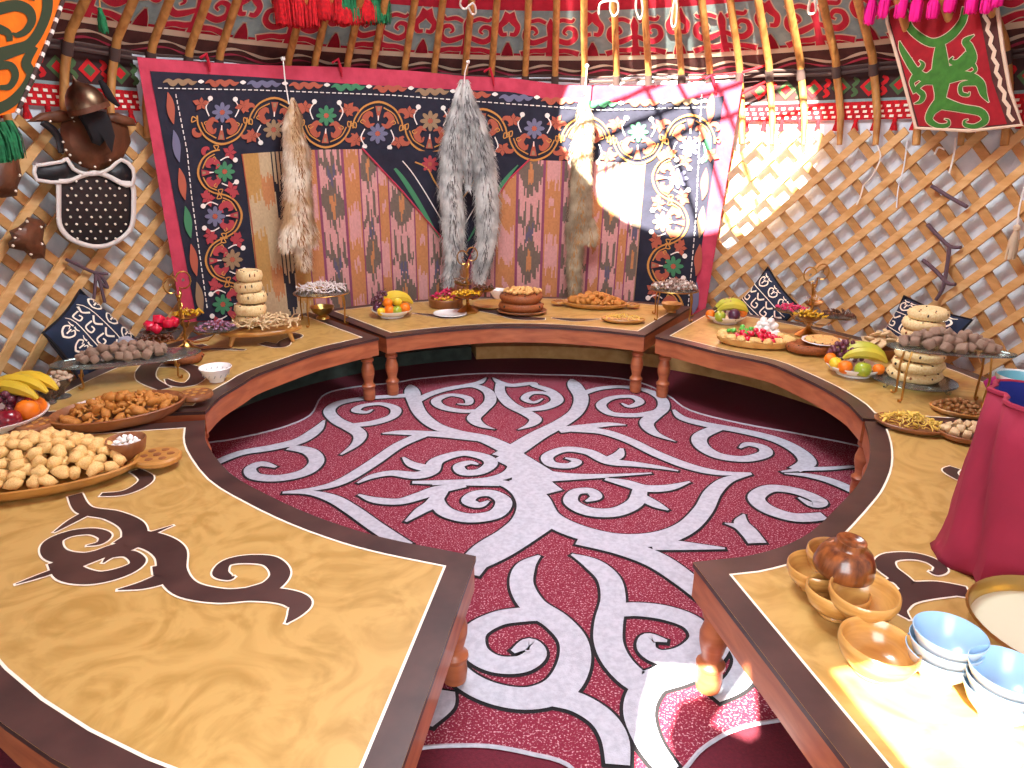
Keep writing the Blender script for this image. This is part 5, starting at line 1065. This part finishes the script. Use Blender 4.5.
heap('noodle_bit', range(4), strip_('pasta'), S.loc[:2], .10, .05, S.rz, TZ + .014, .03, .032, 110, 'pale noodle bit on the small plate at the back', 'pasta', 'noodle bits at the back', 28, .4)
S = Spot(672, 318); glass_stand('round glass stand of wrapped chocolates at the right of the back table', S, .138, .12, S.rz, .165, (-2.3, -.7, .6, 2.5))
heap('wrapped_chocolate', range(4), sweet('choc_wrap'), S.loc[:2], .115, .095, 0, TZ + .173, .045, .042, 26, 'silvery wrapped chocolate on the round stand at the right', 'sweet', 'silvery chocolates on the right stand', 29, .7)
heap('chocolate', range(4), sweet('choc'), S.loc[:2], .115, .095, 0, TZ + .175, .055, .042, 30, 'brown wrapped chocolate on the round stand at the right', 'sweet', 'brown chocolates on the right stand', 30, .7)
b = MB(); b.lathe([(0, 0), (.03, 0), (.025, .01), (.05, .03), (.062, .055), (.058, .055), (.03, .025), (0, .02)], 'dish_light', seg=24, wob=lambda a: .05 * math.sin(8 * a)); o = b.build('small_bowl'); o.location = Spot(671, 312).loc; tag(o, 'small beige bowl under the round chocolate stand', 'bowl')
# ---- right back table
S, k = fruit_dish(725, 322, .112, 'white fruit bowl with green bananas on the right back table', 'by the navy cushion', 'banana_green', gm='grape_pink')
fruit('apple', ('apple', 'apple_green'), S, -.03, -.085, .05, .062, 'green apple at the front of the bowl by the patterned cushion'); fruit('plum', ('plum', 'plum'), S, .045, -.07, .06, .072, 'dark plum at the front of the bowl by the patterned cushion')
fruit('orange', ('orange', 'orange'), S, .09, -.01, .065, .055, 'orange at the right of the bowl by the patterned cushion'); fruit('orange', ('orange', 'orange'), S, -.085, -.03, .045, .055, 'orange at the left of the bowl by the patterned cushion')
S = Spot(754, 345); P0, P1 = TP(716, 341), TP(792, 348); rz = math.atan2(P1[1] - P0[1], P1[0] - P0[0]); wood_tray('oval golden bread tray of jellies on the right table', S, .19, .105, rz, (), .04, 'nan_crust', carved=False, name='bread_tray')
for i in range(16):
    a = i * PI / 8; obj('bread_piece', mesh_of(('bread_piece', i % 3), lambda b, i=i: b.ball((0, 0, 0), (.6, .42, .3), 'dough', 2, .4, 1.5, i % 3)), S.at(.165 * math.cos(a), .085 * math.sin(a), .045), 'golden bread piece lining the rim of the jelly tray', 'bread', 'bread pieces round the jellies', (0, 0, rnd.uniform(0, 6)), .055)
heap('red_jelly', range(4), lump('candy_red', (.5, .45, .36), .2), S.at(.01, -.03)[:2], .12, .05, rz, TZ + .03, .06, .034, 40, 'red jelly in the oval bread tray', 'sweet', 'red jellies', 33, .75)
heap('green_jelly', range(3), lump('candy_green', (.5, .45, .36), .2), S.at(-.05, .0)[:2], .09, .05, rz, TZ + .045, .05, .03, 14, 'green jelly in the oval bread tray', 'sweet', 'green jellies', 34, .9)
heap('meringue', range(4), lump('sugar', (.5, .5, .42), .4), S.at(.05, .085)[:2], .06, .05, rz, TZ + .03, .10, .036, 34, 'white meringue heaped behind the red jellies', 'sweet', 'white meringues', 35, .7)
S = Spot(807, 336); gold_stand('gold tiered stand before the right lattice', S, .40, [(-.10, .0, .115, .065, 'glass_amber'), (.0, -.06, .10, .07, 'gold'), (.13, .0, .105, .07, 'glass_amber'), (.01, .05, .155, .055, 'gold')], metal='gold')
heap('pink_sweet', range(3), sweet('candy_pink'), S.at(-.10, 0)[:2], .075, .05, S.rz, TZ + .13, .035, .034, 26, 'pink sweet on the gold stand before the right lattice', 'sweet', 'pink sweets on the right stand', 36)
heap('yellow_sweet', range(3), sweet('candy_yellow'), S.at(0, -.06)[:2], .08, .05, S.rz, TZ + .115, .04, .03, 36, 'yellow sweet on the gold stand before the right lattice', 'sweet', 'yellow sweets on the right stand', 37)
heap('brown_sweet', range(3), sweet('candy_purple'), S.at(.13, 0)[:2], .08, .05, S.rz, TZ + .12, .04, .03, 36, 'brownish sweet on the right leaf of the stand before the right lattice', 'sweet', 'brownish sweets on the right stand', 38)
heap('white_sweet', range(3), sweet('candy_white'), S.at(.01, .05)[:2], .055, .04, S.rz, TZ + .17, .045, .032, 20, 'white sweet on the top leaf of the stand before the right lattice', 'sweet', 'white sweets on the right stand', 39)
S = Spot(812, 353); nan_stack(S, -.02, 0, 0, 1, .105, .045, 'dark brown flat bread beneath the small white plate on the right', None, 'nan_dark')
b = MB(); b.lathe([(0, 0), (.06, 0), (.10, .014), (.098, .017), (.06, .006), (0, .005)], 'china', seg=28); o = b.build('small_plate'); o.location = S.at(.04, .04, .045); tag(o, 'small white plate resting on the dark flat bread', 'plate')
obj('flat_bread', mesh_of(('flat_bread', 'nan_crust', 2), nan_mesh(2)), S.at(.04, .04, .06), 'thin pale flat bread on the small white plate', 'bread', None, (0, 0, 1), (.085, .085, .07))
S, k = fruit_dish(853, 374, .118, 'white fruit bowl with yellow bananas beside the tall bread stack', 'beside the tall bread stack', 'banana_green', grapes=55)
fruit('orange', ('orange', 'orange'), S, -.035, -.085, .05, .062, 'orange at the front of the bowl beside the tall bread stack'); fruit('apple', ('apple', 'apple_green'), S, .035, -.085, .05, .07, 'green apple at the front of the bowl beside the tall bread stack')
fruit('lemon', ('orange', 'lemon'), S, -.075, -.06, .055, .055, 'yellow lemon at the front left of the bowl beside the tall bread stack'); fruit('orange', ('orange', 'orange'), S, -.10, -.015, .06, .055, 'orange at the far left of the bowl beside the tall bread stack'); fruit('orange', ('orange', 'orange'), S, .095, -.05, .05, .05, 'orange at the right of the bowl beside the tall bread stack')
S = Spot(880, 362); b = MB(); b.lathe([(0, 0), (.04, 0), (.06, .03), (.075, .06), (.07, .06), (.04, .02), (0, .015)], 'dish_wood', seg=26); o = b.build('wooden_bowl'); o.location = S.at(0, .06); tag(o, 'wooden bowl of pastry chips behind the fruit on the right', 'bowl')
heap('pastry_chip', range(4), lump('strip', (.6, .5, .16), .4), S.at(0, .06)[:2], .09, .07, 0, TZ + .05, .09, .05, 30, 'pale pastry chip behind the fruit on the right', 'pastry', 'pastry chips on the right', 41, .6)
S = Spot(912, 384); glass_stand('low clear glass plate under the tall bread stack on the right', S, .165, .15, S.rz, .018, (-2.2, -.6, .6, 2.4), 'glass', name='glass_plate')
nan_stack(S, 0, 0, .026, 7, .108, .043, ['seeded bread %s of the tall stack on the right' % q for q in ('at the bottom', 'second from the bottom', 'third from the bottom', 'in the middle', 'third from the top', 'second from the top', 'on top')], 'tall bread stack on the right', 'nan_pale', .945, 5)
H = .21; S = Spot(950, 351, TZ + H); S.z = TZ; S.loc = Vector((S.x, S.y, TZ)); P0, P1 = TP(886, 347, TZ + H), TP(1016, 357, TZ + H); rz = math.atan2(P1[1] - P0[1], P1[0] - P0[0]); hl = math.hypot(P1[0] - P0[0], P1[1] - P0[1]) / 2
glass_stand('long raised glass tray of brown lumps on gold legs before the right bread stack', S, hl, hl * .36, rz, H, (-.85, -2.4, .8, 2.4), name='glass_tray')
heap('halva_lump', range(4), cubes('halva'), S.at(-.01, 0)[:2], hl * .76, hl * .26, rz, TZ + H + .008, .075, .042, 85, 'crumbly brown lump on the raised glass tray on the right', 'sweet', 'brown lumps on the right tray', 43, .72)
# ---- right front table
S = Spot(909, 428); wood_tray('round flat wooden plate of yellow noodle bits by the inner edge on the right', S, .118, .085, S.rz - .12, (), .022, 'dish_wood', carved=False, name='wooden_plate')
heap('noodle_bit', range(5), lump('pasta', (.55, .32, .2), .5), S.loc[:2], .098, .068, S.rz, TZ + .014, .045, .026, 170, 'yellow noodle bit on the round plate on the right', 'pasta', 'yellow noodle bits', 44, .45)
S = Spot(958, 414); wood_tray('wooden plate of brown nuts behind the yellow noodles', S, .10, .07, S.rz - .15, (), .022, 'dish_light', carved=False, name='wooden_plate'); heap('nut', range(4), lump('nuts', (.5, .36, .34), .3), S.loc[:2], .082, .055, S.rz, TZ + .014, .045, .022, 110, 'brown nut on the wooden plate behind the noodles', 'nut', 'brown nuts', 45, .75)
S = Spot(963, 439); wood_tray('wooden plate of bread cubes between the noodles and the red bag', S, .085, .075, S.rz - .15, (), .025, 'dish_wood', carved=False, name='wooden_plate'); heap('bread_cube', range(4), cubes('strip'), S.loc[:2], .062, .05, S.rz, TZ + .014, .05, .032, 26, 'pale bread cube on the plate beside the red bag', 'bread', 'bread cubes', 46, .75)
# wooden bowls
def wbowl(b, m='bowl_wood'): b.lathe([(0, 0), (.032, 0), (.034, .004), (.03, .010), (.045, .016), (.06, .032), (.068, .052), (.0675, .066), (.065, .069), (.062, .066), (.061, .05), (.05, .028), (.03, .018), (0, .016)], m, seg=40)
WB = mesh_of(('wooden_bowl',), wbowl); WD = mesh_of(('wooden_bowl', 'dark'), lambda b: b.lathe([(0, .003), (.026, .003), (.028, 0), (.033, 0), (.034, .004), (.0335, .012), (.037, .015), (.053, .024), (.064, .042), (.068, .058), (.0675, .068), (.065, .07), (.062, .066), (.058, .045), (.045, .026), (.03, .02), (0, .018)], 'bowl_dark', seg=40))
for u, v, dz, k, tx, ty, lab in ((818, 565, 0, .93, .05, -.05, 'small pale wooden bowl, leftmost of the wooden bowls'), (836, 553, .03, .97, .12, .05, 'pale wooden bowl beneath the upturned dark bowl'), (838, 590, 0, .95, .0, -.08, 'pale wooden bowl at the front left of the group'), (865, 589, .032, 1, .08, .1, 'wide pale wooden bowl in the middle, right of the upturned bowl'), (877, 641, 0, 1.06, .1, .08, 'wide pale wooden bowl nearest the white bowls')):
    x, y = TP(u, v, TZ + dz + .066 * k); obj('wooden_bowl', WB, (x, y, TZ + dz), lab, 'bowl', 'wooden bowls at the right front', (tx * .6, ty * .6, rnd.uniform(0, 6)), k)
x, y = TP(849, 557, TZ + .125); obj('wooden_bowl', WD, (x, y, TZ + .166), 'glossy dark brown wooden bowl lying upside down on the others', 'bowl', 'wooden bowls at the right front', (PI + .1, .03, .4), (.92, .92, 1.1))
def cbowl(b, part=0):
    if not part: b.lathe([(0, 0), (.03, 0), (.031, .008), (.036, .012), (.055, .034), (.066, .06), (.0675, .066)], 'china', seg=40, caps=False)
    else: b.lathe([(.0675, .066), (.066, .067), (.064, .06), (.052, .034), (.032, .016), (0, .014)], 'china_blue', seg=40, caps=False)
for u, v, n, where in ((949, 632, 3, 'left white stack'), (1009, 669, 3, 'right white stack at the picture edge')):
    for i in range(n):
        zt = TZ + .066 + .02 * (n - 1); x, y = TP(u, v, zt); nm = ('bottom', 'middle', 'top')[i]
        t = thing('white_bowl', (x + rnd.uniform(-.003, .003), y, TZ + .02 * i), 'white china bowl, %s one of the %s' % (nm, where), 'bowl', 'white bowls at the right front'); t.scale = (.92, .92, 1)
        obj('outer_side', mesh_of(('outer_side',), lambda b: cbowl(b, 0)), (0, 0, 0), '', '', parent=t); o = obj('inner_side', mesh_of(('inner_side',), lambda b: cbowl(b, 1)), (0, 0, 0), '', '', parent=t); o['label'] = 'pale blue glazed inside'
x, y = TP(1070, 628, TZ + .10); t = thing('brass_basin', (x, y, TZ), 'brass basin of whitish drink cut by the right edge', 'basin'); b = MB(); r = .165
b.lathe([(0, 0), (r * .7, 0), (r * .85, .012), (r * .95, .05), (r * .95, .085), (r, .095), (r * 1.02, .10), (r * 1.0, .105), (r * .97, .1), (r * .93, .05), (r * .8, .02), (0, .012)], 'brass', seg=48); b.build('basin_body', t)
b = MB(); b.lathe([(r * .945, .072), (0, .0722)], 'kumis', seg=48); o = b.build('drink', t); o['label'] = 'whitish drink'
# red bag
x, y = TP(1041, 574); t = thing('cloth_bag', (x, y, TZ), 'big crimson cloth bag with a blue lining at the right edge', 'bag'); b = MB(); seg = 48; prof = [(.198, 0), (.207, .015), (.202, .05), (.201, .12), (.203, .22), (.202, .31), (.198, .375)]
vs = []
for j, (r, z) in enumerate(prof):
    for i in range(seg):
        a = 2 * PI * i / seg; k = z / .375; fold = .018 * math.sin(5 * a + 1 + 2 * k) * (1 - .4 * k) + .010 * math.sin(11 * a + 4 * k) + (.02 * math.sin(3 * a) if j == 0 else 0)
        zz = z * (1 + .2 * k * math.cos(a - 2.5) + .06 * math.sin(2 * a)) ; vs.append(((r + fold) * math.cos(a) + .015 * k, (r + fold) * math.sin(a) * .9, zz))
b.add(vs, [(j * seg + i, j * seg + (i + 1) % seg, (j + 1) * seg + (i + 1) % seg, (j + 1) * seg + i) for j in range(len(prof) - 1) for i in range(seg)], 'bag_red'); b.build('outer_cloth', t, solid=.004)
top = vs[-seg:]; b = MB(); ins_ = [(px * .96, py * .96, pz + .002) for px, py, pz in top] + [(px * .95, py * .95, pz * .62) for px, py, pz in top] + [(px * .9, py * .9, .10) for px, py, pz in top]
b.add(ins_, [(j * seg + i, j * seg + (i + 1) % seg, (j + 1) * seg + (i + 1) % seg, (j + 1) * seg + i) for j in range(2) for i in range(seg)] + [tuple(range(2 * seg, 3 * seg))], 'bag_blue'); o = b.build('lining', t); o['label'] = 'dark blue lining'
b = MB(); b.tube([Vector(p) * 1.0 for p in top], .006, 'bag_red', 6, True); b.build('hem', t)
x, y = TP(1022, 378, TZ + .13); b = MB(); b.lathe([(0, 0), (.04, 0), (.05, .01), (.075, .05), (.085, .09), (.082, .092), (.07, .05), (.045, .015), (0, .012)], 'teal', seg=32); b.lathe([(.0845, .08), (.087, .088), (.0845, .096), (.081, .09)], 'china', seg=32, caps=False)
o = b.build('teal_bowl'); o.location = (x, y, TZ + .045); tag(o, 'teal bowl with a white rim behind the red bag at the right edge', 'bowl')
b = MB(); b.ball((0, 0, .05), (.10, .085, .06), 'bag_magenta', 3, .35, 1.6, 4); o = b.build('magenta_cloth'); x, y = TP(1012, 398); o.location = (x, y, TZ); tag(o, 'crumpled magenta cloth under the teal bowl', 'cloth')
